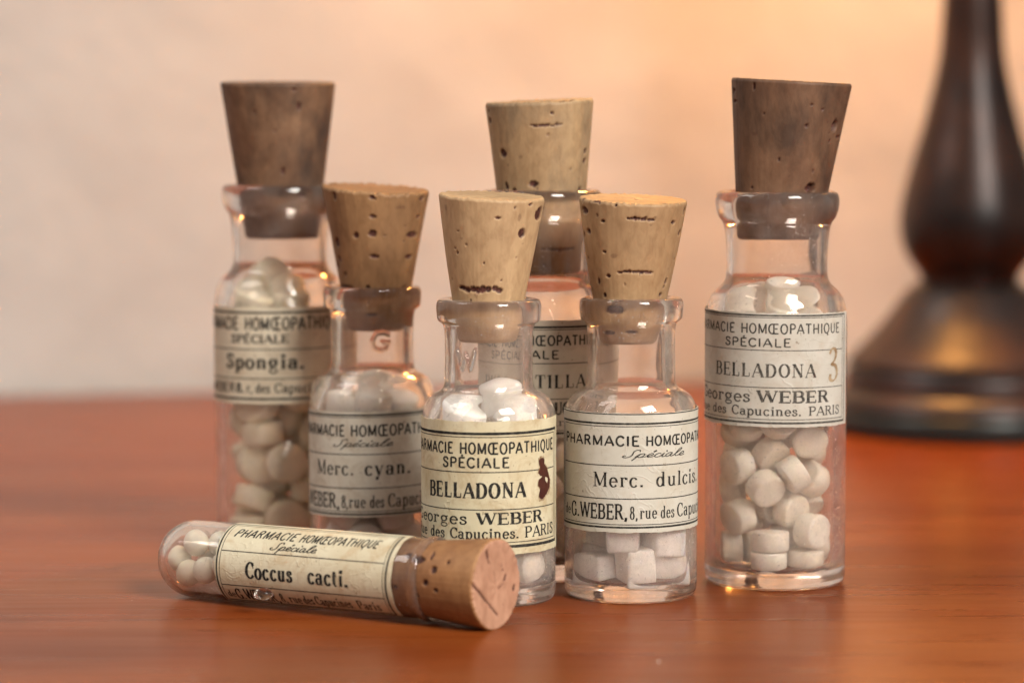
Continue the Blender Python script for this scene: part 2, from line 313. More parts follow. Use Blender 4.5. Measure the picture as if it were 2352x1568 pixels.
def ribbons(strokes, place, off0, rng):
    """place(u, v, lift) -> 3D point; every stroke becomes a strip with square ends"""
    vs = []; fs = []
    for q, wd, k in strokes:
        if len(q) < 2: continue
        # resample
        pts = [q[0]]; ws = [wd[0]]
        for a, b, wa, wb in zip(q[:-1], q[1:], wd[:-1], wd[1:]):
            n = max(1, int(np.linalg.norm(b - a) / .00035))
            for i in range(1, n + 1): pts.append(a + (b - a) * i / n); ws.append(wa + (wb - wa) * i / n)
        pts = np.array(pts); d = np.gradient(pts, axis=0); d /= (np.linalg.norm(d, axis=1, keepdims=True) + 1e-12)
        nrm = np.stack([-d[:, 1], d[:, 0]], 1); e = d * (np.array(ws)[:, None] * .25)
        if k in 'aD': pts[0] -= e[0]; pts[-1] += e[-1]
        lift = off0 + rng.uniform(0, 6e-6); s = len(vs)
        for p_, n_, w_ in zip(pts, nrm, ws):
            w2 = w_ * (.5 + rng.uniform(-.035, .035))
            vs.append(place(*(p_ + n_ * w2), lift)); vs.append(place(*(p_ - n_ * w2), lift))
        for i in range(len(pts) - 1): fs.append((s + 2*i, s + 2*i + 1, s + 2*i + 3, s + 2*i + 2))
    return vs, fs
def blob(pts, place, lift):
    c = np.mean(pts, axis=0); vs = [place(c[0], c[1], lift)] + [place(p[0], p[1], lift) for p in pts]; n = len(pts)
    return vs, [(0, i + 1, (i + 1) % n + 1) for i in range(n)]

# ------------------------------------------------------------------ table and wall
def slab(name, pts2, z0, z1, mat):
    vs = [(x, y, z1) for x, y in pts2] + [(x, y, z0) for x, y in pts2]
    n = len(pts2); fs = [tuple(range(n)), tuple(reversed(range(n, 2 * n)))] + [(i, i + n, (i + 1) % n + n, (i + 1) % n) for i in range(n)]
    bm = bmesh.new(); V = [bm.verts.new(v) for v in vs]
    for f in fs: bm.faces.new([V[i] for i in f])
    bmesh.ops.recalc_face_normals(bm, faces=bm.faces)
    bmesh.ops.bevel(bm, geom=[e for e in bm.edges if abs(e.verts[0].co.z - z1) < 1e-6 and abs(e.verts[1].co.z - z1) < 1e-6], offset=.0012, segments=3, affect='EDGES', profile=.5)
    me = bpy.data.meshes.new(name); bm.to_mesh(me); bm.free(); me.materials.append(mat)
    o = bpy.data.objects.new(name, me); COL.objects.link(o); return o
# the back edge of the table runs slightly away to the right
EA = P(0, 909, .70); EB = P(1600, 876, .735)
ed = Vector((EB.x - EA.x, EB.y - EA.y)).normalized()
def edge(s, off=0): return (EA.x + ed.x * s - ed.y * off, EA.y + ed.y * s + ed.x * off)
t = slab('table', [edge(-.55), (-.55, -.12), (.75, -.12), edge(.85)], -.028, 0, M['table'])
t['label'] = 'glossy red brown varnished wooden table top under the vials'; t['category'] = 'table'
wv = []; wf = []; nx, nz = 60, 30
for j in range(nz + 1):
    for i in range(nx + 1):
        a = edge(-1.0 + 2.6 * i / nx, .006); wv.append((a[0], a[1], -.35 + 1.5 * j / nz))
for j in range(nz):
    for i in range(nx):
        k = j * (nx + 1) + i; wf.append((k, k + 1, k + nx + 2, k + nx + 1))
wo = mesh('wall', wv, wf, M['wall']); wo['kind'] = 'structure'

# ------------------------------------------------------------------ lamp (its upper part with bulb and shade is above the picture)
LD = .63; lc = P(2222, 988, LD); LAMP = thing('table_lamp', 'dark turned table lamp standing blurred on the table behind the vials', 'lamp', (lc.x, LD, 0))
def lz(y): return P(2222, y, LD).z
def lr(hw): return hw * LD / FPX
lathe('base_disc', [(0, 0), (lr(312), 0), (lr(322), .0004)] + spline([(lr(326), .0012), (lr(326), lz(945)), (lr(322), lz(935))], 4) + [(0, lz(935))], 96, M['lamp_rim'], LAMP)
lathe('base_plate', [(0, lz(934))] + spline([(lr(314), lz(934)), (lr(316), lz(925)), (lr(308), lz(905)), (lr(290), lz(893)), (lr(280), lz(880)), (lr(284), lz(862)), (lr(276), lz(845)), (lr(262), lz(832))], 5) + [(0, lz(832))], 96, M['lamp_brown'], LAMP)
lathe('foot', [(0, lz(831))] + spline([(lr(280), lz(831)), (lr(270), lz(818)), (lr(238), lz(785)), (lr(189), lz(729)), (lr(161), lz(690)), (lr(138), lz(662)), (lr(112), lz(645))], 6) + [(0, lz(645))], 96, M['lamp_brown'], LAMP)
lathe('stem', [(0, lz(644))] + spline([(lr(112), lz(644)), (lr(116), lz(628)), (lr(134), lz(604)), (lr(156), lz(560)), (lr(162), lz(505)), (lr(147), lz(417)), (lr(108), lz(278)), (lr(77), lz(139)), (lr(67), lz(0)), (lr(58), lz(-110)), (lr(46), lz(-400)), (lr(44), lz(-800)), (lr(60), lz(-1080))], 8) + [(0, lz(-1080))], 96, M['lamp'], LAMP)
m, nt, b, _ = nodes('lit bulb glass'); b.inputs['Emission Color'].default_value = (1.0, .62, .30, 1); b.inputs['Emission Strength'].default_value = 60; b.inputs['Base Color'].default_value = (1, .8, .6, 1)
BZ = .215
bulb = lathe('bulb', [(0, BZ - .011)] + [(.011 * math.sin(R_(a)), BZ - .011 * math.cos(R_(a))) for a in range(15, 166, 15)] + [(.005, BZ + .014), (0, BZ + .014)], 24, m, LAMP)
bulb.location = (-.024, 0, 0)
lathe('lamp_shade', [(.052, BZ - .026), (.050, BZ - .026), (.030, BZ + .042), (.0315, BZ + .042)], 64, M['shade'], LAMP, closed=True)
pl = bpy.data.lights.new('bulb_light', 'POINT'); pl.energy = LAMP_W; pl.color = (1.0, .44, .10); pl.shadow_soft_size = .014
po = bpy.data.objects.new('bulb_light', pl); COL.objects.link(po); po.location = (lc.x - .024, LD, BZ - .020)

# ------------------------------------------------------------------ vials
TALL_OUT = [(8.0, 55.9), (8.55, 55.6), (8.78, 54.9), (8.74, 53.6), (8.35, 52.3), (7.75, 51.4), (7.42, 49.9), (7.22, 47.5), (7.18, 45.2), (7.30, 43.6), (7.75, 42.7), (8.6, 41.9), (9.35, 40.9), (9.8, 39.5), (10.0, 37.8), (10.06, 35.5)]
TALL_IN = [(8.5, 33.5), (8.45, 36.5), (8.0, 38.8), (7.2, 40.6), (6.55, 42.2), (6.38, 44.5), (6.35, 50), (6.38, 54.6), (6.7, 55.6), (7.2, 55.9)]
SMALL_OUT = [(6.5, 41.6), (7.0, 41.4), (7.22, 40.8), (7.2, 39.6), (7.0, 38.6), (6.4, 38.1), (6.16, 37.2), (6.08, 35.5), (6.08, 31.5), (6.15, 29.9), (6.5, 29.1), (7.4, 28.6), (8.3, 27.9), (8.95, 26.7), (9.2, 25.3), (9.25, 23.5)]
SMALL_IN = [(7.9, 22.5), (7.8, 24.5), (7.2, 26.3), (6.1, 27.7), (5.05, 28.8), (4.82, 30.2), (4.75, 36), (4.78, 40.4), (5.1, 41.3), (5.6, 41.6)]
def bottle_profile(kind):
    o, i = (TALL_OUT, TALL_IN) if kind == 'tall' else (SMALL_OUT, SMALL_IN)
    Rb = o[-1][0]; ri = i[0][0]
    mm = [(0, .75), (Rb * .45, .62), (Rb * .80, .10), (Rb * .89, .0), (Rb * .955, .22), (Rb * .99, .85), (Rb, 1.8), (Rb, 4.0), (Rb, 12.0)]
    out = spline(mm, 4) + spline(list(reversed(o)), 5)
    inn = spline(list(reversed(i)), 5) + spline([(ri, 12), (ri, 5.0), (ri * .985, 3.4), (ri * .93, 2.55), (ri * .8, 2.2), (ri * .4, 2.15), (0, 2.3)], 4)
    p = [(max(0, a) / 1000, b / 1000) for a, b in list(out) + list(inn)]
    p[0] = (0, p[0][1]); p[-1] = (0, p[-1][1]); return p, Rb / 1000
PILL_MESH = {}
def pill_mesh(kind, dia, th, crown, mat):
    key = (kind, dia, th, mat.name, crown)
    if key in PILL_MESH: return PILL_MESH[key]
    r = dia / 2000; h = th / 2000; c = crown / 1000
    if kind == 'cyl':
        pr = [(0, -h - c), (r * .4, -h - c * .86), (r * .80, -h - c * .25), (r * .95, -h * .98), (r, -h * .84), (r, 0), (r, h * .84), (r * .95, h * .98), (r * .80, h + c * .25), (r * .4, h + c * .86), (0, h + c)]
        o = lathe('pill', pr, 24, mat)
    elif kind == 'sph':
        pr = [(r * math.sin(R_(a)), -r * math.cos(R_(a))) for a in range(0, 181, 15)]; pr[0] = (0, -r); pr[-1] = (0, r); o = lathe('pill', pr, 20, mat)
    else:
        bm = bmesh.new(); bmesh.ops.create_cube(bm, size=1)
        for v in bm.verts: v.co = Vector((v.co.x * r * 2, v.co.y * r * 1.7, v.co.z * h * 2)) * random.Random(len(PILL_MESH) * 31 + v.index).uniform(.80, 1.14)
        bmesh.ops.bevel(bm, geom=list(bm.edges), offset=r * .16, segments=2, affect='EDGES', profile=.5)
        me = bpy.data.meshes.new('pill'); bm.to_mesh(me); bm.free(); me.polygons.foreach_set('use_smooth', [True] * len(me.polygons)); me.materials.append(mat)
        o = bpy.data.objects.new('pill', me); COL.objects.link(o)
    me = o.data; bpy.data.objects.remove(o); PILL_MESH[key] = me; return me
def put_pill(name, me, co, rot, label, group, M0):
    o = bpy.data.objects.new(name, me); COL.objects.link(o)
    o.matrix_world = M0 @ Matrix.Translation(Vector(co) / 1000) @ Euler(rot).to_matrix().to_4x4()
    o['label'] = label; o['category'] = 'pill'
    if group: o['group'] = group
    return o
def smoothnoise(a, z, seed, terms=9, amp=1.0, fa=6, fz=900):
    r = np.random.RandomState(seed); s = np.zeros_like(a)
    for _ in range(terms):
        s += np.sin(a * r.randint(1, fa) + z * r.uniform(-fz, fz) + r.uniform(0, 6.28)) / terms
    return s * amp
def make_cork(parent, mat, z0, z1, r0, r1, cx0, cx1, pores, seed, slope_x=0, slope_y=0, bulge=0, chips=.00012, cap_marks=(), zoff=0, seg=300, rows=130):
    """tapered stopper from (cx0, z0) to (cx1, z1); pores = (angle, fraction up, half angle, half height fraction, depth)"""
    rg = np.random.RandomState(seed)
    a = np.linspace(0, 2 * np.pi, seg, endpoint=False); t = np.linspace(0, 1, rows)
    A, T = np.meshgrid(a, t)
    z = z0 + (z1 - z0) * T; r = r0 + (r1 - r0) * T + bulge * np.sin(np.pi * T)
    r = r + smoothnoise(A, z, seed, 8, .00012, 7, 300) + smoothnoise(A, z * 0, seed + 5, 14, .00003, 70, 1)
    edge_ch = smoothnoise(a, a * 0, seed + 1, 16, chips * 2.2, 60, 1) - np.abs(smoothnoise(a, a * 0, seed + 2, 16, chips * 3.5, 90, 1))
    z = z + (T ** 8) * edge_ch[None, :]
    r = r - 0.00022 * np.clip((T - .985) / .015, 0, 1) - 0.0003 * np.clip((.02 - T) / .02, 0, 1)
    pore = np.zeros_like(A); dep = np.zeros_like(A)
    wob = smoothnoise(A * 1.0, z, seed + 9, 12, .35, 90, 9000)
    for (pa, pt, ha, ht, dd) in pores:
        da = (A - pa + np.pi) % (2 * np.pi) - np.pi
        q = np.sqrt((da / ha) ** 2 + ((T - pt) / ht) ** 2) + wob
        mk = np.clip((1.22 - q) / .34, 0, 1); mk = mk * mk * (3 - 2 * mk)
        pore = np.maximum(pore, mk * min(1, dd / .00025 if dd > 0 else .35)); dep = np.maximum(dep, mk * max(dd, 0))
    r = r - dep
    X_ = r * np.sin(A) + cx0 + (cx1 - cx0) * T; Y_ = -r * np.cos(A)
    z = z + (T ** 1.5) * (slope_x * (X_ - cx1) + slope_y * Y_)
    vs = np.stack([X_, Y_, z], -1).reshape(-1, 3)
    fs = []
    for j in range(rows - 1):
        b0 = j * seg; b1 = b0 + seg
        fs += [(b0 + i, b0 + (i + 1) % seg, b1 + (i + 1) % seg, b1 + i) for i in range(seg)]
    vs = list(map(tuple, vs)); pv = list(pore.reshape(-1))
    # cap rings
    top = (rows - 1) * seg; prev = top; nr = 26
    tx = np.array(vs[top:top + seg]); cen = tx.mean(0)
    for k in range(1, nr):
        f = 1 - k / nr; s = len(vs); e = np.clip((f - .75) / .25, 0, 1) ** 2
        flat = cen + (tx - cen) * f
        zt = cen[2] + slope_x * (flat[:, 0] - cx1) + slope_y * flat[:, 1]
        flat[:, 2] = zt * (1 - e) + flat[:, 2] * e + smoothnoise(a * 1.0, a * 0 + f * .02, seed + 3, 10, .00012, 9, 900)
        for (x0, y0, x1, y1, hw) in cap_marks:
            px = (flat[:, 0] - cx1) / r1; py = flat[:, 1] / r1
            dx, dy = x1 - x0, y1 - y0; L2 = max(dx * dx + dy * dy, 1e-9)
            u = np.clip(((px - x0) * dx + (py - y0) * dy) / L2, 0, 1)
            dist = np.hypot(px - x0 - u * dx, py - y0 - u * dy); mk = np.clip((1.3 - dist / hw) / .6, 0, 1)
            if 'cm' not in locals() or k != ck: cm = np.zeros(seg); ck = k
            cm = np.maximum(cm, mk)
        if not cap_marks: cm = np.zeros(seg)
        flat[:, 2] -= cm * .0002
        vs += list(map(tuple, flat)); pv += list(cm)
        fs += [(prev + i, prev + (i + 1) % seg, s + (i + 1) % seg, s + i) for i in range(seg)]; prev = s
    vs.append(tuple(cen)); pv.append(0); c = len(vs) - 1; fs += [(prev + i, prev + (i + 1) % seg, c) for i in range(seg)]
    fs.append(tuple(reversed(range(seg))))
    o = mesh('cork', vs, fs, mat, parent)
    at = o.data.attributes.new('pore', 'FLOAT', 'POINT'); at.data.foreach_set('value', np.array(pv, dtype=np.float32)); return o

INK_LIFT = 1.2e-5
def make_label(parent, R, zf, mat, ink, a0, a1, ytop, ybot, tilt, rules, vrules, texts, seed, R0=None, extra=None):
    """paper strip on the glass; rules/text given by angle (deg) and picture row, zf(row) -> height"""
    rng = random.Random(seed); Rp = R + .00010
    def place(u, v, lift=0):
        a = u / Rp; return ((Rp + lift) * math.sin(a), -(Rp + lift) * math.cos(a), v + tilt * u)
    u0, u1 = R_(a0) * Rp, R_(a1) * Rp; n = 110; z1, z0 = zf(ytop), zf(ybot)
    vs = []; fs = []
    rs = np.random.RandomState(seed)
    def wobble(i, k): return 3.5e-5 * math.sin(i * .37 + k * 2.1 + seed) + 2.5e-5 * math.sin(i * 1.31 + k) + rs.uniform(-1, 1) * 1.2e-5
    cols = []
    m_ = 14
    for i in range(n + 1):
        u = u0 + (u1 - u0) * i / n
        top = z1 + wobble(i, 0); bot = z0 + wobble(i, 1)
        for lf in (0, -.00007):
            for j in range(m_ + 1): vs.append(place(u, bot + (top - bot) * j / m_, lf))
    S = 2 * (m_ + 1)
    for i in range(n):
        b = i * S
        for j in range(m_):
            fs.append((b + j, b + S + j, b + S + j + 1, b + j + 1)); q = m_ + 1
            fs.append((b + q + j, b + q + j + 1, b + q + S + j + 1, b + q + S + j))
        fs.append((b, b + m_ + 1, b + S + m_ + 1, b + S)); fs.append((b + m_, b + S + m_, b + S + 2 * m_ + 1, b + 2 * m_ + 1))
    for b in (0, n * S):
        for j in range(m_):
            f = (b + j, b + j + 1, b + m_ + 2 + j, b + m_ + 1 + j); fs.append(f if b == 0 else tuple(reversed(f)))
    lab = mesh('paper_label', vs, fs, mat, parent, smooth=False)
    # ruled lines
    st = []
    sc_ = abs(zf(1000) - zf(1001))
    for (y, wpx, b0, b1) in rules:
        us = np.linspace(R_(b0) * Rp, R_(b1) * Rp, 60); st.append((np.array([(u, zf(y)) for u in us]), np.full(60, wpx * 1.15 * sc_), 'n'))
    for (ang, wpx, ya, yb) in vrules:
        st.append((np.array([(R_(ang) * Rp, zf(ya) + (zf(yb) - zf(ya)) * k / 12) for k in range(13)]), np.full(13, wpx * sc_), 'n'))
    v, f = ribbons(st, place, INK_LIFT, rng); mesh('ruled_border', v, f, ink, lab, smooth=False)
    st = []
    for (tx, style, b0, b1, yb, yt) in texts:
        st += text_strokes(tx, style, R_(b0) * Rp, R_(b1) * Rp, zf(yb), zf(yt) - zf(yb), rng)
    v, f = ribbons(st, place, INK_LIFT + 8e-6, rng); mesh('lettering', v, f, ink, lab, smooth=False)
    if extra: extra(lab, place, Rp, zf)
    return lab
def vial(name, label, kind, xpx, d, gm, seed, emboss=None):
    prof, Rb = bottle_profile(kind); base = P(xpx, 1300, d); X0 = base.x
    rz = math.atan2(-X0, d); t = thing(name, label, 'bottle', (X0, d, 0), rz)
    def fn(v):
        a = np.arctan2(v[:, 0], -v[:, 1]); z = v[:, 2]; r = np.hypot(v[:, 0], v[:, 1])
        outer = np.zeros(len(v)); 
        dr = smoothnoise(a, z, seed, 9, .00005, 4, 350)
        dz = smoothnoise(a, z * 0, seed + 3, 6, .00010, 4, 10) * np.clip((z - .035) / .01, 0, 1)
        s = 1 + dr / np.maximum(r, .002); v[:, 0] *= s; v[:, 1] *= s; v[:, 2] += dz
        if emboss:
            R_n = .0061 if kind != 'tall' else .0072
            m_ = (r > R_n - .0004) & (np.abs(a) < 1.3)
            hgt = np.zeros(len(v))
            for p0, p1 in emboss:
                u = a * R_n; dx, dy = p1[0] - p0[0], p1[1] - p0[1]; L2 = dx * dx + dy * dy
                tt = np.clip(((u - p0[0]) * dx + (z - p0[1]) * dy) / L2, 0, 1)
                hgt = np.maximum(hgt, np.clip(1.3 - np.hypot(u - p0[0] - tt * dx, z - p0[1] - tt * dy) / .00020, 0, 1))
            hgt = np.minimum(hgt, 1) * m_ * .00055
            v[:, 0] += hgt * np.sin(a); v[:, 1] -= hgt * np.cos(a)
        return v
    if emboss:   # finer rings on the neck
        q = []
        for (p0, p1) in zip(prof[:-1], prof[1:]):
            q.append(p0); n = int(abs(p1[1] - p0[1]) / .00016) if p0[0] > .0059 and .029 < p0[1] < .0375 and p0[0] < .0066 else 0
            for k in range(1, n): q.append((p0[0] + (p1[0] - p0[0]) * k / n, p0[1] + (p1[1] - p0[1]) * k / n))
        q.append(prof[-1]); prof = q
    g = lathe('glass_body', prof, 288 if emboss else 128, gm, t, fn=fn)
    # the outer skin is wound so that normals point out of the glass
    bm = bmesh.new(); bm.from_mesh(g.data); bmesh.ops.recalc_face_normals(bm, faces=bm.faces); bm.to_mesh(g.data); bm.free()
    g.data.polygons.foreach_set('use_smooth', [True] * len(g.data.polygons))
    zf = lambda y: P(xpx, y, d - Rb).z
    M0 = Matrix.Translation((X0, d, 0)) @ Matrix.Rotation(rz, 4, 'Z')
    return t, Rb, zf, M0, X0
def cork_for(t, mat, xpx, d, top, rim, bot, crop, pores, seed, **kw):
    """top/rim = (x left, x right, y) in the picture, bot = row of the lower end inside the neck"""
    k = d / FPX
    ct, ht = (top[0] + top[1]) / 2, (top[1] - top[0]) / 2; cr, hr = (rim[0] + rim[1]) / 2, (rim[1] - rim[0]) / 2
    f = (bot - top[2]) / (rim[2] - top[2]); cb = ct + (cr - ct) * f; hb = kw.pop('hb', None) or ht + (hr - ht) * f
    z1 = P(xpx, top[2], d).z; z0 = P(xpx, bot, d).z; pl = []
    ox, oy, s = crop
    for p in pores:
        x = (ox + p[0] / s) * .9074; y = (oy + p[1] / s) * .9074; hx = p[2] / s * .9074; hy = p[3] / s * .9074
        v = (bot - y) / (bot - top[2]); hw = hb + (ht - hb) * v; c = cb + (ct - cb) * v
        u = max(-.97, min(.97, (x - c) / hw)); a = math.asin(u)
        if p[2] > 4 * p[3] and p[2] > 35:      # a slit is a ragged row of small openings
            q = random.Random(int(p[0])); nn = 8
            for i_ in range(nn):
                uu = -1 + 2 * (i_ + .5) / nn; xx = x + uu * hx + q.uniform(-.05, .05) * hx; u2 = max(-.97, min(.97, (xx - c) / hw)); a2 = math.asin(u2)
                pl.append((a2, v + q.uniform(-.3, .3) * hy / (bot - top[2]), hx / nn * 1.15 / hw / max(.3, math.cos(a2)), hy * (1 - .45 * abs(uu)) * q.uniform(.6, 1.05) / (bot - top[2]), .0003))
            continue
        pl.append((a, min(1.0, v), max(hx / hw / max(.3, math.cos(a)), .022), max(hy / (bot - top[2]), .006), p[4] if len(p) > 4 else .0003))
    rg = random.Random(seed)
    for _ in range(26):   # the sides turned away
        pl.append((rg.uniform(1.5, 4.8), rg.uniform(.05, .97), rg.uniform(.03, .09), rg.uniform(.008, .02), .0003))
    for _ in range(34):   # fine pores of many sizes all round
        pl.append((rg.uniform(-3.1, 3.1), rg.uniform(.03, .98), rg.uniform(.016, .034), rg.choice([.005, .006, .008, .012]), rg.choice([0, .00012, .0002])))
    return make_cork(t, mat, z0, z1, hb * k, ht * k, (cb - xpx) * k, (ct - xpx) * k, pl, seed, **kw)
def fill(sim, me, zoff, M0, label, group, zmax=99, stack=None, drop=None):
    n = 0
    for (x, y, z, a, b, c) in sim:
        if z < zmax and not (drop and drop(x, y, z)): put_pill('tablet', me, (x, y, z + zoff), (a, b, c), label, group, M0); n += 1
    if stack:
        dz, rot, zmin, ztop = stack; Rr = Matrix.Rotation(rot, 4, 'Z')
        for (x, y, z, a, b, c) in sim:
            if z + dz > zmin and z + dz < ztop and not (drop and drop(x, y, z + dz)):
                o = put_pill('tablet', me, (0, 0, 0), (0, 0, 0), label, group, M0)
                o.matrix_world = M0 @ Rr @ Matrix.Translation(Vector((x, y, z + dz + zoff)) / 1000) @ Euler((a, b, c)).to_matrix().to_4x4(); n += 1
    return n
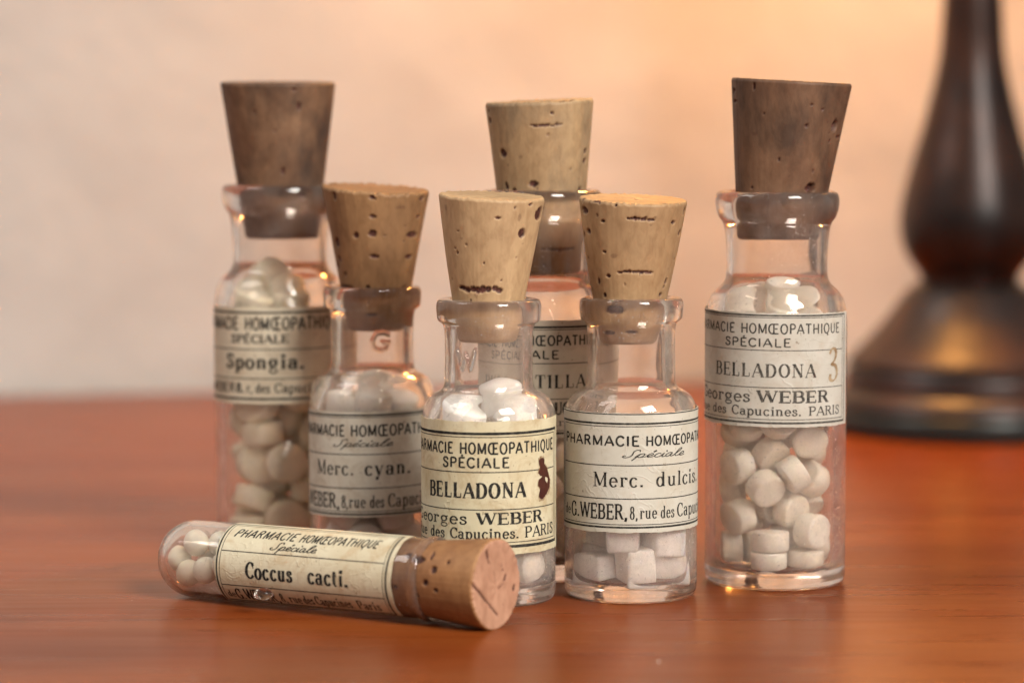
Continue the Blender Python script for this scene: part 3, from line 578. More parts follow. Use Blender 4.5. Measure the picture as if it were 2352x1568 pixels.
PILLS = {'A': [(0.99,1.96,1.47,0,-0,1.3),(-0.79,-5.5,1.47,-0,0,1.44),(4.23,-3.49,1.47,-0,-3.14,-1.3),(-2.96,-0.57,2.69,1.57,-1.1,1.92),(1.7,6.12,2.69,-1.57,1.41,-0.27),(5.98,1.89,2.69,-1.57,-1.41,-1.22),(-6.16,-1.15,2.71,-1.57,-0.38,-1.35),(-0.51,-5.55,4.41,0,3.14,-0.21),(1.71,1.38,4.41,-0,0,-1.89),(4.97,-3.92,5.69,-1.62,-0.47,-2.21),(-4.05,3.24,6.76,0.74,-0.99,2.6),(-1.53,5.23,7.29,-1.14,0.26,-1.17),(-4.99,-3.44,7.53,1.28,-0.58,2.4),(2.25,-2.51,8.34,1.38,-0.02,-2.34),(-0.14,0.4,8.57,-1.57,0.47,-2.61),(4.56,3.05,8.73,2.42,0.25,0.88),(0.69,5.38,10.73,-0.58,0.54,-0.97),(-6.15,0.97,11.24,1.78,0.35,-1.66),(-1.31,-5.05,11.83,1.12,3.03,0.55),(-2.06,0.61,12.45,-0.29,-0.12,1.6),(5.1,-0.94,12.67,-1.04,0.3,2.46),(2.76,4.45,12.77,-2.79,0.71,0.46),(2.42,-4.74,13.84,-2.75,1,0.78),(-5.09,-3.66,14.72,1.35,-0.77,2.34),(-0.87,5.41,15.26,2.33,0.07,1.82),(-5.2,1.71,16.36,0.05,0.64,1.31),(-0.66,-3.09,16.41,-0.94,0.22,0.89),(5.28,3.43,16.5,0.5,1.72,-2.06),(-3.96,3.49,18.47,2.83,0.57,0.69),(4.5,-2.73,18.58,-1.03,-0.96,-0.22),(1.15,1.66,19.14,-0.7,2.74,-0.15),(-5.25,-1.15,19.91,-0.65,-0.87,2.64),(2.11,6.03,20.56,-1.57,-0.91,-0.33),(-3.71,-3.64,20.9,-1.03,3.09,0.33),(0.44,-5.56,21.5,1.04,0.69,0.05),(5.17,0.98,21.53,-0.23,-2.44,0.22),(-3.51,5.24,22.69,-2.07,1.32,0.1),(-0.42,-0.34,22.77,2.64,-0.42,-1.15),(3.59,-4.12,23.99,0.78,-0.67,2.84),(0.23,2.47,24.38,-0.37,0.54,0.42),(-5.45,0.07,25.23,-0.87,-0.53,-0.46),(-1.43,-5.31,25.51,2.66,-0.52,0.55),(4.69,-2.32,26.28,2.52,0.81,-0.08),(1.66,5.19,27.29,1.3,-1.03,-1.66),(-4.03,-4.24,28.6,-0.26,1.16,0.49)],
'E': [(-4.53,-2.66,1.62,3.14,0,-0.43),(0.71,-5.83,2.98,-1.57,0.16,0.22),(5.9,-1.55,2.98,-1.57,-0.16,-1.83),(-4.43,2.31,2.98,-1.57,0.16,-2.77),(0.81,-0.55,2.98,-1.57,-0.16,-1.52),(3.49,4.48,3.01,-1.57,-0.06,-0.48),(-4.14,-2.57,5.86,0.18,-2.8,0.16),(-1.87,4.87,6.48,-2.85,0.39,1.03),(4.29,-2.99,7.48,-0.01,0.08,-1.93),(4.31,3.03,7.53,0.08,-0.07,1.37),(-0.86,0.16,9.09,-1,-0.89,2.28),(5.13,-1.13,10.91,0.05,0.06,-1.06),(-0.77,5.99,10.95,0.23,1.45,-1.21),(-3.47,-3.45,11.26,1.66,-2.39,0.22),(0.52,-5.65,11.75,1.45,1.03,0.17),(-4.75,1.14,12.9,-2.87,-0.36,-0.47),(3.17,4.12,14,-0.26,-0.62,2.92),(5.03,-2.82,15.43,-1.58,0.13,-1.93),(-2.66,-4.54,16.05,-0.08,3.08,-1.36),(-1.86,5.22,17.22,-0.98,2.27,0.69),(-4.89,-0.29,17.84,1.39,-1.11,0.53),(0.58,-0.52,17.85,-1.22,0.08,-1.12),(4.29,2.41,18.69,2.81,0.62,0.16),(-3.57,-4.93,20.64,1.55,-0.58,2.53),(4.81,-1.29,21.57,0.85,0.72,-0.59),(-3.04,3.87,22.3,-0.43,0.7,-2.7),(2.46,-4.32,22.52,0.57,0.94,-0.97),(1.35,4.76,23.84,-0.85,0.86,-1.01),(-5.51,0.28,24.43,-2.2,1.2,0.69),(-2.13,-4.42,26.55,-0.57,0.14,0.75),(5.35,-2.63,27.59,0.76,-1.29,-1.24),(-0.1,0.06,27.84,2.62,0.88,0.78),(4.08,2.65,29.02,-0.9,-0.46,-0.46),(-1.06,4.77,29.37,-1.12,-0.12,-2.1),(-4.68,-1.49,30.01,-0.62,-0.41,1.76),(-0.18,-5.24,31.58,0.01,0.22,-3.13),(4.81,-2.1,32.66,-0.19,0.11,-3.05),(2.67,4.26,32.72,0.96,-0.28,-3.07),(-4.65,1.95,33.28,0.05,-0.94,-1.89),(-1.05,-0.27,35.36,0.45,1,-0.08),(-4.16,-4.33,35.39,-1.14,1.17,-0.36)],
'F': [(0.07,5.55,1.47,-0,-0,0.89),(-1.61,-5.33,1.47,-0,-0,2.96),(4.54,-1.82,2.69,-1.57,0.16,1.1),(-5.26,3.53,2.69,-1.57,-1.41,1),(4.7,2.76,2.69,1.57,0.16,-0.47),(-5.21,-1.29,4,0.75,-0.54,0.62),(-1.1,5.23,5.63,1.57,-0.16,-1.24),(-1.55,-4.95,5.96,0.75,-0.6,2.51),(1.04,0.1,6.32,-0.24,2.59,1.41),(3.4,-5.19,7,0.43,1.8,-0.55),(6.15,0.15,7.52,-1.3,-0.42,1.48),(-4.84,2.21,8.05,-1.25,0.36,-0.14),(-4.53,-2.92,8.65,-0.93,0.01,0.7),(1.43,5.3,9.42,-0.48,-2.84,0.84),(0.56,-5.46,10.52,2.5,-0.34,1.26),(2.55,0.94,11.5,1.57,-0.04,-0.06),(-5.52,0.48,11.89,0.25,0.18,-0.67),(4.09,-3.61,12.44,0.95,0.39,2.15),(-2.29,4.87,12.61,-0.3,-0.36,0.87),(3.73,3.94,12.75,-1.65,2.25,-0.2),(-3.47,-4.07,13.18,-0.15,-0.58,2.39),(1.47,-5.27,15.39,0.47,-0.45,-0.56),(4.96,-0.14,15.76,0.01,-0.43,1.77),(-5.46,0.05,16.12,1.4,-0.12,2.11),(1.88,5.05,16.46,-0.4,0.17,1.91),(-3.07,4.29,17.45,2.79,-0.25,0.93),(-3.3,-5.16,17.55,0.01,1.83,-2.13),(5.02,-2.11,18.55,-0.3,2.99,0.33),(0.14,0.23,19.36,1.17,-2.26,-0.31),(1.77,5.08,19.64,2.89,-0.35,0.61),(0.46,-5.17,20.08,0.55,-2.09,-0.05),(-4.66,-2.42,20.94,-0.7,0.64,0.77),(4.29,-3.27,21.35,-2.82,-0.03,-0.18),(4.85,2.32,22.25,-0.63,-2.93,0.35),(-2.8,4.71,22.44,0.03,-2.73,0.34),(-6.37,0.46,24.07,1.57,0.74,1.5),(2.32,4.78,24.55,0.11,2.23,-0.56),(-2.4,-5.36,24.85,-1.18,-0.12,-0.44),(2.99,-4.78,25.17,0.85,-1.72,1.66),(5.51,0.13,25.57,0.02,-0.26,1.64)],
'C': [(3,3.86,1.75,-3.13,-0,0.16),(4.57,-2.93,2.79,1.57,-0.47,1),(-2.57,3.79,2.81,-1.59,0.79,-0.01),(-0.11,-1.01,2.9,2.74,-0.37,0.57),(-4.67,0.42,5.29,-1.72,-0.42,-0.03),(4.63,0.78,6.45,0.35,-2.69,1.18),(-0.16,4.8,6.66,2.7,0.17,-1.19),(-1,-1.42,8.21,-2.48,0.12,1.2),(4.21,2.04,9.68,-0.56,-0.1,0.15),(-3.19,3.29,10.34,-0.96,2.31,-0.46),(1.06,-2.56,10.82,0.53,-0.44,1.98),(-4.47,-1.68,11.65,-0.29,1.01,-3.13),(2.01,4.11,13.35,-0.55,-0.94,2.13),(3.34,-3.06,14.71,-2.06,2.38,-0.1),(-2.11,3.88,15.93,2.99,-1.2,-0.15),(3.2,0.96,17.1,2.88,1.21,-0.16),(-3.09,-0.5,17.23,0.04,1.05,-1.61),(3.5,-4.11,20.51,1.38,2.14,0.54),(0.8,5.29,20.63,-1.39,2.81,-0.09),(-2.48,-4.17,21,0.15,0.07,0.6),(0.08,0.35,21.93,1.06,0.63,2.06),(-2.35,3.72,24.8,-2.87,-0.82,-0.75),(-0.57,-4.63,25.27,-1.23,-1.1,1.14),(3.78,2.76,25.5,0.54,1.21,2.77),(4.65,-2.51,25.85,1.32,-0.49,-1.96),(-4.56,-1.72,26.02,-1.8,-0.55,1.78)],
'D': [(-4.63,0.41,2.56,0.37,-2.8,-1.06),(2.24,4.23,2.59,1.57,0.79,-1.88),(4.76,-1.29,2.59,1.57,1.73,-0.26),(-1.14,-5.05,2.59,1.57,-1.1,0.09),(-2.29,4.22,2.6,1.57,-2.63,-0.17),(-0.47,-0.32,3.74,0.35,0.36,0.59),(3.01,-4.05,6.25,0.21,2.92,1.45),(-3.54,-3.08,6.5,0.84,-0.35,-1.16),(1.09,0.97,6.8,-0.29,0.31,-1.14),(3.25,4.68,7.78,1.55,0.23,-0.62),(4.94,-0.4,9.45,-0.06,-0.26,-1.66),(0.06,-5.38,9.68,-0.38,1.89,-2.02),(-2.03,4.23,9.69,-0.83,-0.24,2.27),(-4.73,-1.07,10.16,2.57,-0.73,0.88),(0.94,-0.92,11.16,-1.39,-0.48,1.83),(4.51,2.14,12.32,0.08,0.18,2.2),(-4.26,2.39,12.87,0.79,-0.19,2.94),(-2.2,-4.11,13.58,0.39,0.65,2.63),(3.48,-3.14,13.86,0.47,-0.56,1.34),(2.52,4.17,14.95,3.12,-0.19,-1.27),(-2.37,4.24,16.32,-2.32,1.39,0.33),(0.5,0.16,16.62,-2.53,0.8,-0.99),(-0.21,-4.98,17.68,-0.63,-2.89,1.19),(-4.71,0.42,18.26,1.48,2.75,-0.41),(1.99,4.21,18.88,2.64,-0.21,-0.65),(2.1,-4.23,19.77,-0.65,0.2,-1.38),(4.87,-0.41,19.92,-1.63,0.17,-0.14),(-3.7,-3.11,21.07,-2.66,-0.63,1.35),(-2.76,3.91,21.23,0.47,-0.33,-0.77),(2.73,4.05,22.86,-0.15,-0.12,-1.99)],
'B': [(-3.9,-2.7,1.82,-0,3.14,0.79),(4.28,-1.85,1.97,1.57,0,-2.86),(-4.56,2.6,2.32,2.89,-1.57,0),(2.36,1.75,2.32,-1.08,-1.57,0),(0.48,-4.79,2.32,2.6,1.57,0),(3.78,-3.03,5.92,-1.57,0,2.15),(0.23,4.83,6.25,0.52,1.09,-1.08),(-3.66,2.02,6.96,0.77,-1.57,0),(-0.91,-5.37,6.97,-1.98,1.57,-0.46),(2.08,1.07,8.71,-0.27,0.54,1.66),(2.83,-3.93,10.71,-0.83,-0.06,-0.96),(-3.32,3.3,11.1,-0,-0,-1.73),(-3.11,-3.52,11.25,1.56,0.05,1.66),(1.6,4.34,11.52,-0.42,-0.23,-0.16),(4.4,-0.79,13.37,-0.79,0.74,-2.48),(-1.77,0.87,15.01,1.57,-0.05,-1.82),(-3.76,-2.91,15.16,-1.61,-0.03,-0.25),(-5.37,1.51,15.24,-1.66,-1.58,1.41),(2.54,0.93,17.26,0.72,0.14,1.22),(0.11,-4.62,18.46,-2,0.24,-1.26),(-0.83,4.64,19.08,0.13,0.16,-2.4),(-4.62,-0.56,19.37,-0.01,-3.14,-0.77),(4.13,2.67,21.28,-1.96,0.27,-1.06),(3.6,-2.41,21.8,-0.32,1.14,3.05),(0.61,-5.23,23,-1.14,-1.12,-0.22),(-3.96,2.81,23.03,1.66,-0.2,-2.65)]}

gl_clear = glass_mat('old glass with reflected pink tint', .13, .7, 0)
gl_dust = glass_mat('dusty glass with reflected pink tint', .18, 1.0, 4, .22)
gl_low = glass_mat('glass with reflected pink tint and powdery residue', .15, .8, 6, .16)
gl_mid = glass_mat('glass with reflected pink tint and faint residue', .14, .8, 14, .14)
gl_pow = glass_mat('powdered glass with reflected pink tint', .3, .8, 9)

# ---- tall vial at right: BELLADONA with a penned 3
t, Rb, zf, M0, X0 = vial('vial', 'tall corked glass vial at right, label reads BELLADONA with a brown handwritten 3', 'tall', 1779, .4336, gl_mid, 1)
pm = paper_mat('grey cream label paper', (.60, .56, .48), (.69, .65, .57), (.50, .41, .30), .5, 1)
def pen3(lab, place, Rp, zf):
    rg = random.Random(3); h = zf(803) - zf(877); q = [(.08, .86), (.25, 1.0), (.52, .96), (.58, .80), (.42, .62), (.22, .52), (.50, .48), (.66, .30), (.56, .08), (.30, .0), (.10, .06), (.12, .18)]
    u0 = R_(46.5) * Rp; pts = np.array(spline([(u0 + a * h * .62, zf(877) + b_ * h) for a, b_ in q], 5)); d = np.gradient(pts, axis=0); d /= np.linalg.norm(d, axis=1, keepdims=True)
    wd = (.05 + .085 * np.abs(d[:, 1] * .8 - d[:, 0] * .4)) * h
    v, f = ribbons([(pts, wd, 'a')], place, INK_LIFT + 2.2e-5, rg); mesh('handwritten_figure', v, f, M['pen'], lab, smooth=False)
make_label(t, Rb, zf, pm, M['ink_faded'], -110, 76, 720, 981, -.010,
    [(725, 3.6, -110, 70), (730, 1.4, -110, 66), (805, 1.6, -110, 65.5), (890.5, 1.6, -110, 65.5), (963.5, 1.4, -110, 66), (971.5, 4.0, -110, 70)],
    [(70, 3.2, 725, 971.5), (66, 1.5, 730, 963.5)],
    [('PHARMACIE', 'sans', -94, -34.5, 766.5, 744.5), ('HOMŒOPATHIQUE', 'sans', -29, 60, 766.5, 744), ('SPÉCIALE', 'sansB', -44.5, 12, 797, 778),
     ('BELLADONA', 'wide', -55.5, 33, 866.5, 836), ('Georges', 'slab', -82, -20.5, 924.5, 898), ('WEBER', 'slabB', -14.5, 46, 924.5, 898),
     ('Rue', 'slab', -88, -66, 954.5, 934), ('des Capucines.', 'slab', -60, 21, 954.5, 934), ('PARIS', 'slab', 27, 61, 954.5, 934)], 11, extra=pen3)
ck = cork_mat('sooty brown cork', (.20, .110, .062), (.12, .060, .034), (.042, .026, .019), .75, .25, 1, .6)
cork_for(t, ck, 1779, .4336, (1672, 1948, 186), (1684, 1894, 446), 545, (1750, 150, 2.413),
    [(365, 180, 4, 20), (240, 208, 6, 15), (250, 270, 8, 8), (775, 298, 6, 6), (851, 395, 14, 34, .0007), (709, 776, 26, 27, .0009), (368, 458, 14, 12, 0), (680, 398, 8, 10), (873, 465, 10, 8), (710, 272, 8, 6)], 21, slope_x=-.055, hb=93, chips=.00003)
wm = pill_mat('warm white tablet', (.87, .83, .73), (.93, .90, .82), 1)
pmA = pill_mesh('cyl', 4.95, 2.75, .08, wm)
LA = 'small off white round tablet among those filling the tall vial at right'; GA = 'tablets in the tall right vial'
fill(PILLS['A'], pmA, 2.25, M0, LA, GA, 30, (23.5, 2.2, 27.5, 37.2), drop=lambda x, y, z: z > 34.5 and math.hypot(x, y) > 5.8)
put_pill('tablet', pmA, (.8, -.8, 41.2), (.5, .2, 0), 'pale tablet lying highest, at the bottom of the neck in the tall vial at right', None, M0)

# ---- small vial: Merc. dulcis.
t, Rb, zf, M0, X0 = vial('vial', 'small corked vial labelled Merc. dulcis, holding white chunks, second from right', 'small', 1448, .422, gl_low, 2)
pm = paper_mat('pale label paper', (.62, .58, .48), (.70, .66, .57), (.52, .42, .28), .35, 3)
make_label(t, Rb, zf, pm, M['ink'], -86, 118, 949, 1223, .004,
    [(951.5, 2.2, -86, 118), (973, 3.8, -80, 118), (979.5, 1.5, -75, 118), (1069, 2.0, -75, 118), (1145.5, 2.0, -75, 118), (1204.5, 1.6, -75, 118), (1211, 3.8, -80, 118)],
    [(-79.5, 3.5, 973, 1211), (-75, 1.4, 979.5, 1204.5)],
    [('PHARMACIE', 'sansB', -71.5, 7.5, 1024, 1001.5), ('HOMŒOPATHIQUE', 'sansB', 12.6, 108, 1024, 1001.5), ('Spéciale', 'script', -7.5, 50, 1050, 1033),
     ('Merc.', 'roman', -33, 11.5, 1118, 1085), ('dulcis.', 'roman', 21.7, 77, 1118, 1085),
     ('de', 'roman', -72.5, -62, 1189, 1166), ('G.WEBER,', 'grot', -60, -2.5, 1192, 1158), ('8,', 'roman', -.5, 6, 1192, 1162), ('rue', 'roman', 7.8, 22.6, 1191, 1163), ('des', 'roman', 26.3, 39.6, 1191, 1163), ('Capucines.', 'roman', 43, 106, 1191, 1160)], 12)
ck = cork_mat('light cork', (.50, .335, .18), (.33, .20, .10), (.17, .105, .06), .28, .3, 2)
cork_for(t, ck, 1448, .422, (1327, 1577, 456), (1363, 1526, 687), 786, (1400, 450, 2.85),
    [(622, 262, 95, 17), (590, 655, 120, 16), (358, 291, 14, 11), (852, 290, 14, 13), (222, 230, 20, 25), (258, 378, 13, 18), (945, 220, 8, 25), (898, 380, 8, 20), (210, 408, 6, 18), (372, 514, 12, 6), (435, 540, 20, 14, 0), (260, 570, 5, 8), (400, 689, 14, 9), (335, 730, 8, 22), (375, 830, 10, 16), (800, 730, 8, 22), (785, 770, 6, 10), (760, 828, 10, 14), (872, 570, 5, 10), (268, 795, 5, 15), (300, 155, 25, 8), (200, 155, 6, 18), (445, 170, 10, 10), (455, 930, 50, 25), (555, 1088, 40, 12), (410, 1095, 35, 16)],
    22, slope_x=-.035, slope_y=.06, bulge=.00022)
wm2 = pill_mat('chalk white chunk', (.90, .89, .87), (.94, .93, .92), 2)
for k in range(3): fill(PILLS['B'][k::3], pill_mesh('box', 5.3, 4.3, k, wm2), 2.3, M0, 'white blocky sugar chunk inside the small Merc. dulcis vial', 'white chunks in the Merc. dulcis vial', 18.5)

# ---- small vial in the middle: BELLADONA with the ink blot
def path_emb(pts, cx, y0, s, zfun): return [((pts[i][0] * s + cx, pts[i][1] * s + y0), (pts[i + 1][0] * s + cx, pts[i + 1][1] * s + y0)) for i in range(len(pts) - 1)]
Wp = path_emb([(-.55, 1), (-.25, 0), (0, .8), (.28, 0), (.55, 1)], -.0033, .0322, .0026, None)
t, Rb, zf, M0, X0 = vial('vial', 'small corked vial in the middle, BELLADONA label stained by a dark ink blot', 'small', 1123, .4188, gl_dust, 3, Wp)
pm = paper_mat('yellowed label paper', (.66, .57, .37), (.75, .68, .49), (.47, .33, .17), .7, 5)
def blot(lab, place, Rp, zf):
    rg = random.Random(9); pts = []
    for (a, y) in [(46.5, 1066), (48, 1060), (51, 1058), (54, 1064), (53.5, 1072), (56, 1078), (58.5, 1086), (60.5, 1100), (63, 1116), (61.5, 1132), (57, 1144), (52, 1153), (48.5, 1152), (46.5, 1142), (49, 1132), (46, 1120), (47, 1108), (51, 1102), (47.5, 1098), (46.5, 1088), (49, 1080), (47, 1074)]:
        pts.append((R_(a) * Rp, zf(y)))
    pts = spline(pts + [pts[0]], 4)[:-1]; pts = [(p[0] + rg.uniform(-1, 1) * 6e-5, p[1] + rg.uniform(-1, 1) * 6e-5) for p in pts]
    c = np.mean(pts, axis=0); hal = [c + (np.array(p) - c) * rg.uniform(1.06, 1.16) for p in pts]
    v, f = blob(hal, place, INK_LIFT + 1.8e-5); mesh('ink_halo', v, f, M['pen'], lab, smooth=False)
    v, f = blob(pts, place, INK_LIFT + 2.5e-5); mesh('ink_blot', v, f, M['stain'], lab, smooth=False)
make_label(t, Rb, zf, pm, M['ink'], -112, 84, 968, 1274, .006,
    [(996, 5.5, -112, 76), (1004, 1.7, -112, 71.5), (1084.5, 2.0, -112, 71.5), (1170.5, 2.0, -112, 71.5), (1246, 1.7, -112, 71.5), (1255.5, 6.0, -112, 76)],
    [(76, 3.0, 996, 1255), (71.5, 1.7, 1004, 1246)],
    [('PHARMACIE', 'sansB', -94, -31, 1042.5, 1017), ('HOMŒOPATHIQUE', 'sansB', -25, 69, 1042.5, 1017), ('SPÉCIALE', 'sansB', -42, 17.5, 1074, 1051),
     ('BELLADONA', 'bold', -59, 32, 1143.5, 1109), ('Georges', 'slab', -86, -18.5, 1204, 1178), ('WEBER', 'slabB', -10, 51, 1204, 1178),
     ('Rue', 'slab', -86, -64.5, 1237, 1213), ('des Capucines.', 'slab', -58, 26, 1237, 1213), ('PARIS', 'slab', 31.5, 69, 1237, 1212)], 13, extra=blot)
ck = cork_mat('pale smooth cork', (.52, .355, .20), (.37, .235, .12), (.22, .13, .07), .22, .3, 3)
cork_for(t, ck, 1123, .4188, (1007, 1251, 448), (1040, 1205, 686), 782, (1050, 200, 2.6125),
    [(550, 888, 18, 8), (705, 995, 22, 32), (822, 870, 20, 45), (690, 885, 10, 25, 0), (435, 1372, 140, 26), (210, 845, 8, 20, 0), (570, 1310, 4, 4), (765, 800, 10, 10), (410, 1410, 10, 20, 0)],
    23, slope_x=-.04, slope_y=.05, bulge=.0001)
wm3 = pill_mat('clean white pill', (.90, .89, .86), (.94, .93, .91), 3)
pmC = pill_mesh('cyl', 5.6, 3.4, .75, wm3)
fill(PILLS['C'], pmC, 2.2, M0, 'smooth white rounded pill inside the small middle vial with the ink blotted label', 'pills in the ink blotted middle vial', 20)
put_pill('tablet', pmC, (1.6, -1.5, 28.3), (.25, -.15, 0), 'white domed pill sticking up into the neck of the ink blotted middle vial', None, M0)
put_pill('tablet', pmC, (-3.3, -3.0, 25.1), (.2, .2, 0), 'white pill under the left shoulder of the ink blotted middle vial', None, M0)
put_pill('tablet', pmC, (3.5, -3.0, 25.2), (.1, -.25, 0), 'white pill under the right shoulder of the ink blotted middle vial', None, M0)

# ---- small vial: Merc. cyan.
Gp = path_emb([(.42, .82), (.15, 1.0), (-.25, .92), (-.48, .55), (-.42, .15), (-.1, -.02), (.3, .08), (.45, .42), (.05, .45)], .0013, .0325, .0027, None)
t, Rb, zf, M0, X0 = vial('vial', 'small corked vial labelled Merc. cyan, standing behind the cork free end of the lying tube', 'small', 857, .447, gl_clear, 4, Gp)
t['label'] = 'small corked vial labelled Merc. cyan, second from left, letter G moulded in its neck'
pm = paper_mat('dusky label paper', (.64, .58, .47), (.72, .67, .56), (.42, .30, .18), .55, 7)
make_label(t, Rb, zf, pm, M['ink'], -120, 110, 945, 1187, .022,
    [(952.8, 3.5, -120, 110), (958, 1.4, -120, 110), (1043, 1.9, -120, 110), (1120.5, 1.9, -120, 110), (1174, 1.4, -120, 110), (1180.5, 3.6, -120, 110)], [],
    [('PHARMACIE', 'sansB', -90, -25.5, 1001, 976), ('HOMŒOPATHIQUE', 'sansB', -20, 77, 1001, 976), ('Spéciale', 'script', -38, 17, 1025, 1008),
     ('Merc.', 'roman', -59, -16.5, 1090.5, 1058), ('cyan.', 'wide', -7, 36, 1090.5, 1058),
     ('G.WEBER,', 'grot', -92, -31, 1166, 1133), ('8,', 'roman', -29, -22.5, 1166, 1136), ('rue', 'roman', -21.5, -6.5, 1165, 1137), ('des', 'roman', -2.5, 10, 1165, 1137), ('Capucines.', 'roman', 13.5, 72, 1165, 1134)], 14)
ck = cork_mat('tan pitted cork', (.38, .225, .105), (.24, .125, .055), (.11, .055, .028), .45, .3, 4)
cork_for(t, ck, 857, .447, (742, 990, 431), (785, 948, 662), 756, (800, 440, 4.9),
    [(245, 250, 18, 55), (712, 235, 45, 25), (718, 478, 38, 22), (510, 728, 32, 35), (715, 695, 48, 42), (860, 712, 40, 6), (1205, 715, 60, 38), (275, 840, 24, 55), (735, 985, 55, 24), (1165, 995, 42, 25), (305, 1040, 14, 40), (283, 1130, 14, 45), (375, 1225, 14, 25), (655, 1390, 28, 35), (1110, 1390, 30, 22), (370, 1390, 70, 25), (1325, 250, 25, 28), (1275, 485, 22, 20), (1410, 320, 12, 50), (1060, 350, 60, 20, 0), (700, 1700, 60, 22)],
    24, slope_x=-.05, slope_y=.055, chips=.0002)
wm4 = pill_mat('greyish white pill', (.90, .88, .82), (.94, .93, .89), 4)
pmD = pill_mesh('cyl', 5.2, 3.0, .7, wm4)
fill(PILLS['D'], pmD, 2.2, M0, 'greyish white rounded pill inside the small Merc. cyan vial', 'pills in the Merc. cyan vial', 18.5)
for k, (x, y, z) in enumerate([(-3.9, -2.6, 24.6), (.1, -4.4, 24.9), (3.9, -2.2, 24.6), (-2.6, 2.6, 24.2), (2.6, 2.8, 24.2), (.4, -.2, 26.0)]):
    put_pill('tablet', pmD, (x, y, z), (.2 * k, .1, 0), 'greyish white rounded pill inside the small Merc. cyan vial', 'pills in the Merc. cyan vial', M0)

# ---- tall vial at left: Spongia.
t, Rb, zf, M0, X0 = vial('vial', 'tall corked vial at left labelled Spongia, filled with cream tablets', 'tall', 648, .465, gl_clear, 5)
pm = paper_mat('tan label paper', (.66, .57, .42), (.73, .65, .50), (.40, .28, .17), .5, 9)
make_label(t, Rb, zf, pm, M['ink'], -122, 112, 706, 928, .012,
    [(718, 4.2, -122, 112), (802.5, 2.0, -122, 112), (869.5, 2.0, -122, 112), (916, 4.6, -122, 112)], [],
    [('PHARMACIE', 'sansB', -100, -38.5, 757.5, 729), ('HOMŒOPATHIQUE', 'sansB', -32, 60, 757.5, 729), ('SPÉCIALE', 'slabB', -46.5, 7, 787.5, 769),
     ('Spongia.', 'bold', -52.5, 20.5, 847, 813.5), ('G.WEBER', 'sansB', -92, -43, 901.5, 880), ('8.', 'slabB', -41, -33, 901.5, 880), ('r,', 'slab', -30.5, -25, 901.5, 880), ('des', 'slab', -22, -9.5, 901.5, 880), ('Capucines', 'slab', -5.5, 43, 901.5, 880)], 15)
ck = cork_mat('dark mottled cork', (.24, .135, .075), (.12, .062, .034), (.04, .026, .020), .85, .25, 5, .7)
cork_for(t, ck, 648, .465, (513, 777, 189), (553, 748, 437), 545, (520, 180, 4.61),
    [(1120, 395, 22, 40), (935, 1145, 22, 38), (1065, 200, 25, 15), (555, 880, 25, 40, 0), (1130, 1440, 40, 25)], 25, slope_x=.0, slope_y=.02, hb=83, chips=.00005)
wm5 = pill_mat('cream tablet', (.86, .79, .60), (.92, .87, .71), 5)
pmE = pill_mesh('cyl', 6.0, 3.2, .35, wm5)
LE = 'cream round tablet among those filling the tall Spongia vial'; GE = 'tablets in the Spongia vial'
fill(PILLS['E'], pmE, 2.25, M0, LE, GE, 31, (25.5, 1.3, 29, 36), drop=lambda x, y, z: z > 33.5 and math.hypot(x, y) > 6)
put_pill('tablet', pmE, (-1.6, -.5, 41.6), (1.0, .55, .3), 'cream tablet propped on edge at the bottom of the Spongia vial neck', None, M0)
put_pill('tablet', pmE, (1.2, -3.4, 38.4), (.25, .1, 0), 'cream tablet under the right shoulder of the Spongia vial', None, M0)
put_pill('tablet', pmE, (-3.6, -3.2, 38.2), (.3, .2, 0), 'cream tablet under the left shoulder of the Spongia vial', None, M0)

# ---- tall vial at the back: PULSATILLA
t, Rb, zf, M0, X0 = vial('vial', 'tall corked vial at the back, its PULSATILLA label half hidden between two small vials', 'tall', 1243, .441, gl_clear, 6)
pm = paper_mat('rear label paper', (.55, .47, .36), (.63, .55, .43), (.42, .30, .19), .5, 11)
make_label(t, Rb, zf, pm, M['ink'], -115, 100, 736, 1004, 0,
    [(751.5, 4.2, -115, 100), (757.5, 1.6, -115, 100), (835, 1.8, -115, 100), (916.5, 1.8, -115, 100), (989, 1.5, -115, 100), (995, 4.0, -115, 100)], [],
    [('PHARMACIE', 'sansB', -96, -34, 793.5, 771), ('HOMŒOPATHIQUE', 'sansB', -27.5, 62, 793.5, 771), ('SPÉCIALE', 'sansB', -44, 14.5, 824, 805), ('PULSATILLA', 'wide', -54, 38, 891, 861),
     ('8. r. des', 'slab', -60, -12, 952, 928), ('CAPUCINES', 'slabB', -9, 46, 952, 924), ('Georges', 'slab', -50, -8, 978, 962), ('Paris', 'slab', -2, 30, 978, 962)], 16)
ck = cork_mat('greyed light cork', (.46, .31, .165), (.31, .195, .10), (.13, .10, .07), .55, .3, 6)
cork_for(t, ck, 1243, .441, (1114, 1363, 231), (1150, 1338, 456), 628, (1210, 230, 3.2),
    [(548, 268, 130, 15), (595, 172, 12, 10), (203, 490, 22, 32), (345, 520, 14, 14, 0), (445, 740, 36, 24), (725, 828, 26, 15), (865, 490, 11, 18), (860, 568, 13, 20), (230, 757, 12, 28), (290, 795, 16, 18), (95, 222, 10, 25), (820, 790, 12, 18), (720, 78, 60, 8, 0), (640, 1265, 130, 18)],
    26, slope_x=.045, slope_y=.02, hb=84)
pmF = pill_mesh('cyl', 5.4, 2.9, .2, wm)
fill(PILLS['F'], pmF, 2.25, M0, 'off white tablet inside the half hidden vial at the back', 'tablets in the back vial', 26)

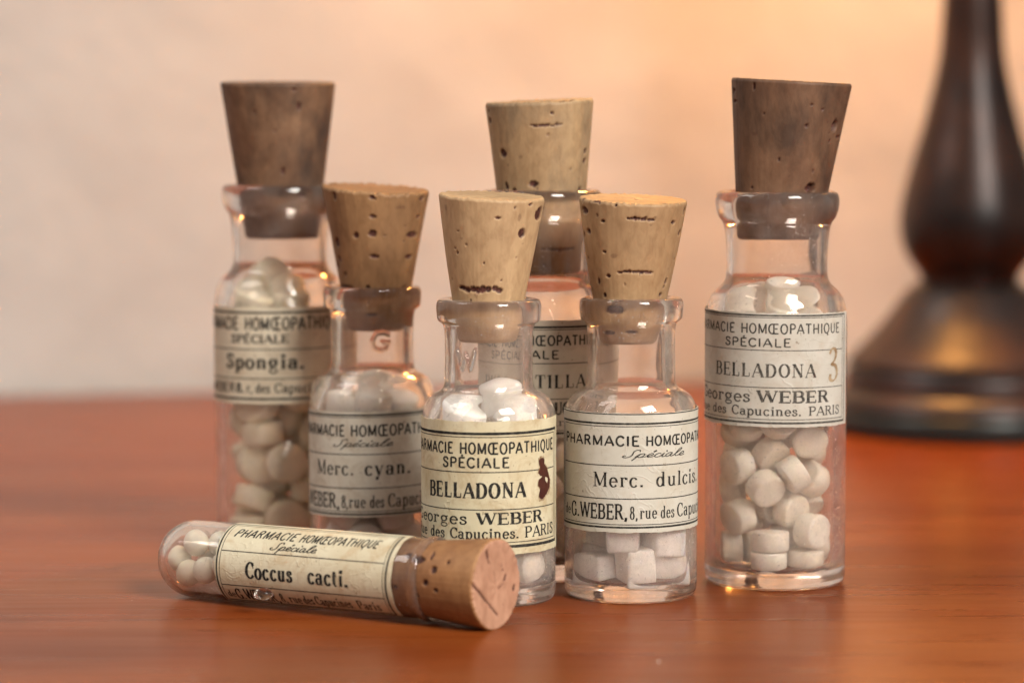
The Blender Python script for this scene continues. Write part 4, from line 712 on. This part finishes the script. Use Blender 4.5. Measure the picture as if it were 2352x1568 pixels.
# ------------------------------------------------------------------ the lying tube
TOFF = 1
Rt = .00535; C0 = Vector((-.0438, .4196, Rt)); C1 = Vector((-.0102, .3990, .0058)); ax = (C1 - C0).normalized()
e1 = (Vector((0, 0, 1)) - ax * ax.z).normalized(); e2 = ax.cross(e1)         # e1 up
if e2.y > 0: e2 = -e2                                                       # e2 towards the camera
MT = Matrix(((ax.x, e1.x, e2.x, C0.x), (ax.y, e1.y, e2.y, C0.y), (ax.z, e1.z, e2.z, C0.z), (0, 0, 0, 1)))
TU = bpy.data.objects.new('glass_tube', None); COL.objects.link(TU); TU.location = (C0.x, C0.y, 0)
TU['label'] = 'corked round bottomed glass tube lying in front, label reads Coccus cacti'; TU['category'] = 'tube'; TU.empty_display_size = .005
def tube_obj(name, vs, fs, mat, parent=None, smooth=True):
    o = mesh(name, [tuple(MT @ Vector(v) - TU.location) for v in vs], fs, mat, TU, smooth)
    if parent: o.parent = parent
    bm = bmesh.new(); bm.from_mesh(o.data); return o, bm
LT = (C1 - C0).length
def rev(prof, seg, flip=False):
    vs = []; fs = []
    for r, s in prof:
        for i in range(seg):
            a = 2 * math.pi * i / seg; vs.append((s, r * math.cos(a), r * math.sin(a)))
    for k in range(len(prof) - 1):
        for i in range(seg):
            j = (i + 1) % seg; fs.append((k * seg + i, k * seg + j, k * seg + seg + j, k * seg + seg + i))
    return vs, fs
ou = [(Rt * math.sin(R_(a)) ** .88 if a > 0 else 1e-6, -Rt * .98 * math.cos(R_(a))) for a in range(0, 91, 6)]
ou += [(Rt, .004 + .034 * k / 12) for k in range(13)] + [(Rt, LT - .0011), (Rt + .00022, LT - .0008), (Rt + .00036, LT - .0004), (Rt + .00034, LT - .0), (Rt + .0001, LT + .0003), (Rt - .0003, LT + .0004)]
Ri = Rt - .00075
inn = [(Ri, LT), (Ri, LT - .001)] + [(Ri, LT - .001 - (LT - .002) * k / 12) for k in range(1, 12)] + [(Ri * math.sin(R_(a)) ** .9 if a > 0 else 1e-6, -Ri * .95 * math.cos(R_(a))) for a in range(90, -1, -6)]
v, f = rev(ou + inn, 96); gt, bm = tube_obj('glass_body', v, f, gl_clear)
bmesh.ops.remove_doubles(bm, verts=bm.verts, dist=2e-6); bmesh.ops.recalc_face_normals(bm, faces=bm.faces); bm.to_mesh(gt.data); bm.free(); gt.data.polygons.foreach_set('use_smooth', [True] * len(gt.data.polygons))
# label: angle phi up (+) or down (-) from the line facing the camera
RL = Rt + .0001
def tplace(s, phi_m, lift=0):
    th = R_(85) - phi_m / RL; r = RL + lift; return MT @ Vector((s, r * math.cos(th), r * math.sin(th))) - TU.location
def tl(name, vs, fs, mat, parent): 
    o = mesh(name, vs, fs, mat, None, False); o.parent = parent; return o
pmT = paper_mat('stained label paper', (.64, .55, .38), (.73, .66, .49), (.50, .34, .18), .75, 13)
vs = []; fs = []; na, ns = 40, 40; rg = random.Random(4)
for j in range(na + 1):
    ph = R_(92 - 160 * j / na) * RL
    for i in range(ns + 1):
        wob = 5e-5 * math.sin(j * .7) if i in (0, ns) else 0
        vs.append(tplace(.0072 + (.0360 - .0072) * i / ns + wob, ph))
for j in range(na):
    for i in range(ns): k = j * (ns + 1) + i; fs.append((k, k + 1, k + ns + 2, k + ns + 1))
lab = tl('paper_label', vs, fs, pmT, TU)
sd = lab.modifiers.new('thickness', 'SOLIDIFY'); sd.thickness = .00006; sd.offset = TOFF
a_ = lambda deg: R_(deg) * RL
k_ = .41 / FPX
st = []
for (ph, wpx, s0, s1) in [(78, 3.0, .0075, .0352), (72, 1.4, .0080, .0347), (21, 2.4, .0080, .0347), (-29.5, 2.2, .0080, .0347), (-61, 2.2, .0080, .0347), (-64, 3.5, .0075, .0352)]:
    st.append((np.array([(s0 + (s1 - s0) * i / 40, a_(ph)) for i in range(41)]), np.full(41, wpx * k_), 'n'))
for (s, wpx) in [(.0075, 4.5), (.0080, 1.5), (.0347, 1.5), (.0352, 4.8)]:
    st.append((np.array([(s, a_(78 - 142 * i / 40)) for i in range(41)]), np.full(41, wpx * k_), 'n'))
rg = random.Random(8)
v, f = ribbons(st, tplace, INK_LIFT, rg); tl('ruled_border', v, f, M['ink'], lab)
st = []
for (tx, sty, s0, s1, pb, pt) in [('PHARMACIE', 'sansI', .0090, .0192, 44.5, 60.5), ('HOMŒOPATHIQUE', 'sansI', .0199, .0326, 43.5, 59.5), ('Spéciale', 'script', .0158, .0233, 27.5, 40),
    ('Coccus', 'bold', .0124, .0201, -16.5, 6.5), ('cacti.', 'bold', .0227, .0292, -16.5, 6.5), ('de', 'roman', .0084, .0096, -53, -39), ('G.WEBER,', 'grot', .0098, .0169, -57, -35),
    ('8,', 'roman', .0172, .0181, -56, -37), ('rue', 'roman', .0186, .0206, -55, -37), ('des', 'roman', .0210, .0226, -55, -37), ('Capucines.', 'roman', .0230, .0292, -55, -36), ('Paris', 'roman', .0298, .0334, -55, -37)]:
    st += text_strokes(tx, sty, s0, s1, a_(pb), a_(pt) - a_(pb), rg)
v, f = ribbons(st, tplace, INK_LIFT + 8e-6, rg); tl('lettering', v, f, M['ink'], lab)
# cork of the tube
ck = cork_mat('brown tube cork', (.40, .215, .092), (.27, .125, .048), (.15, .06, .03), .45, .3, 8)
cr = []
for (s, ph, hs, hp) in [(.0364, 12, .0003, 3), (.0398, 22, .0002, 2.5), (.0430, 10, .0003, 3), (.0413, 1, .00035, 4.5), (.0425, -18, .0004, 5), (.0378, -38, .0006, 5), (.0415, -40, .0002, 7), (.0395, -32, .0009, 6), (.0445, -30, .0002, 3)]:
    cr.append((R_(ph), (s - .0335) / (.0490 - .0335), R_(hp), hs / .0143, .0003))
ckm = make_cork(None, ck, .0335, .0490, Ri - .00005, .00605, 0, 0, cr, 31, chips=.00010, slope_x=0, slope_y=.0,
    cap_marks=[(-.04, -.93, .30, -.42, .030), (.30, -.42, .67, .11, .024), (-.72, -.42, -.60, -.36, .045), (-.52, -.34, -.46, -.30, .02), (-.16, .38, -.08, .35, .040), (.08, .76, .14, .74, .045), (-.25, -.10, -.05, -.02, .010), (-.4, .2, -.28, .3, .012), (.1, .1, .0, .3, .010), (.35, .4, .45, .3, .012), (.97, .25, 1.02, .35, .05)], seg=260, rows=90)
# cork axis z -> tube axis; cork front (-y) -> the line facing the camera
th = R_(85); fr = e1 * math.cos(th) + e2 * math.sin(th); zc = ax; yc = -fr; xc = yc.cross(zc)
ckm.parent = TU
MC = Matrix(((xc.x, yc.x, zc.x, C0.x - TU.location.x), (xc.y, yc.y, zc.y, C0.y - TU.location.y), (xc.z, yc.z, zc.z, C0.z), (0, 0, 0, 1)))
ckm.data.transform(MC)
face = cork_mat('cut cork face', (.52, .30, .20), (.42, .22, .14), (.30, .15, .09), .6, .2, 12)
ckm.data.materials.append(face)
mi = np.zeros(len(ckm.data.polygons), dtype=np.int32); mi[260 * 89:-1] = 1; ckm.data.polygons.foreach_set('material_index', mi)
# pellets in the tube
wmT = pill_mat('ivory pellet', (.86, .84, .72), (.92, .90, .80), 7)
pmS = pill_mesh('sph', 3.6, 3.6, 0, wmT); rg = random.Random(5)
LP_ = 'round ivory pellet inside the lying Coccus cacti tube'
spots = [(-2.3, .0, .9), (.9, 2.3, .9), (.5, -1.6, 2.1), (3.6, -1.0, 2.4), (1.3, -.6, -1.6), (3.8, 2.2, -.9), (4.4, -2.2, -1.3), (6.9, .0, 2.5), (7.0, -2.4, -.7), (9.9, -1.6, 2.0)]
for (s, u_, v_) in spots:
    o = bpy.data.objects.new('pellet', pmS); COL.objects.link(o); o.location = MT @ (Vector((s, u_, v_)) / 1000); o.rotation_euler = (rg.uniform(0, 6), rg.uniform(0, 6), 0)
    o['label'] = LP_; o['category'] = 'pellet'; o['group'] = 'pellets in the lying tube'
# clear drop stuck to the tube
lp = P(606, 1372, .4047); bm = bmesh.new(); bmesh.ops.create_icosphere(bm, subdivisions=4, radius=1)
rs = np.random.RandomState(2)
for vv in bm.verts:
    c = vv.co; nz_ = 1 + .10 * math.sin(c.x * 3 + 1) * math.sin(c.y * 4) + .06 * math.sin(c.z * 5 + c.x * 3)
    vv.co = Vector((c.x * .00125, c.y * .0008, c.z * .0008)) * nz_
me = bpy.data.meshes.new('glue_drop'); bm.to_mesh(me); bm.free(); me.polygons.foreach_set('use_smooth', [True] * len(me.polygons))
m, nt, b, _ = nodes('translucent lump'); b.inputs['Base Color'].default_value = (.78, .70, .62, 1); b.inputs['Roughness'].default_value = .25; b.inputs['Transmission Weight'].default_value = 1.0; b.inputs['IOR'].default_value = 1.4
me.materials.append(m); o = bpy.data.objects.new('glue_drop', me); COL.objects.link(o); o.parent = TU; o.location = Vector((lp.x, .4047, .0029)) - TU.location
o['label'] = 'clear hardened drop stuck on the lower edge of the label'
# fine dust and tiny scratches of lint lying on the varnish
vs = []; fs = []; rg = random.Random(77)
for _ in range(110):
    x = rg.uniform(-.13, .13); y = rg.uniform(.34, .52); r = rg.uniform(.00004, .00013) if rg.random() < .94 else .00020; a = rg.uniform(0, 3.14); el = rg.uniform(1, 2.2)
    s = len(vs); ca, sa = math.cos(a), math.sin(a)
    for (px, py, pz) in [(el, 0, .2), (0, 1, .2), (-el, 0, .2), (0, -1, .2), (0, 0, 1.0)]:
        vs.append((x + (px * ca - py * sa) * r, y + (px * sa + py * ca) * r, .00001 + pz * r))
    fs += [(s, s + 1, s + 4), (s + 1, s + 2, s + 4), (s + 2, s + 3, s + 4), (s + 3, s, s + 4)]
m, nt, b, _ = nodes('pale dust'); b.inputs['Base Color'].default_value = (.62, .52, .44, 1); b.inputs['Roughness'].default_value = .9
o = mesh('dust', vs, fs, m, None, False); o['kind'] = 'stuff'; o['label'] = 'fine pale dust specks scattered on the red wooden table'; o['category'] = 'dust'
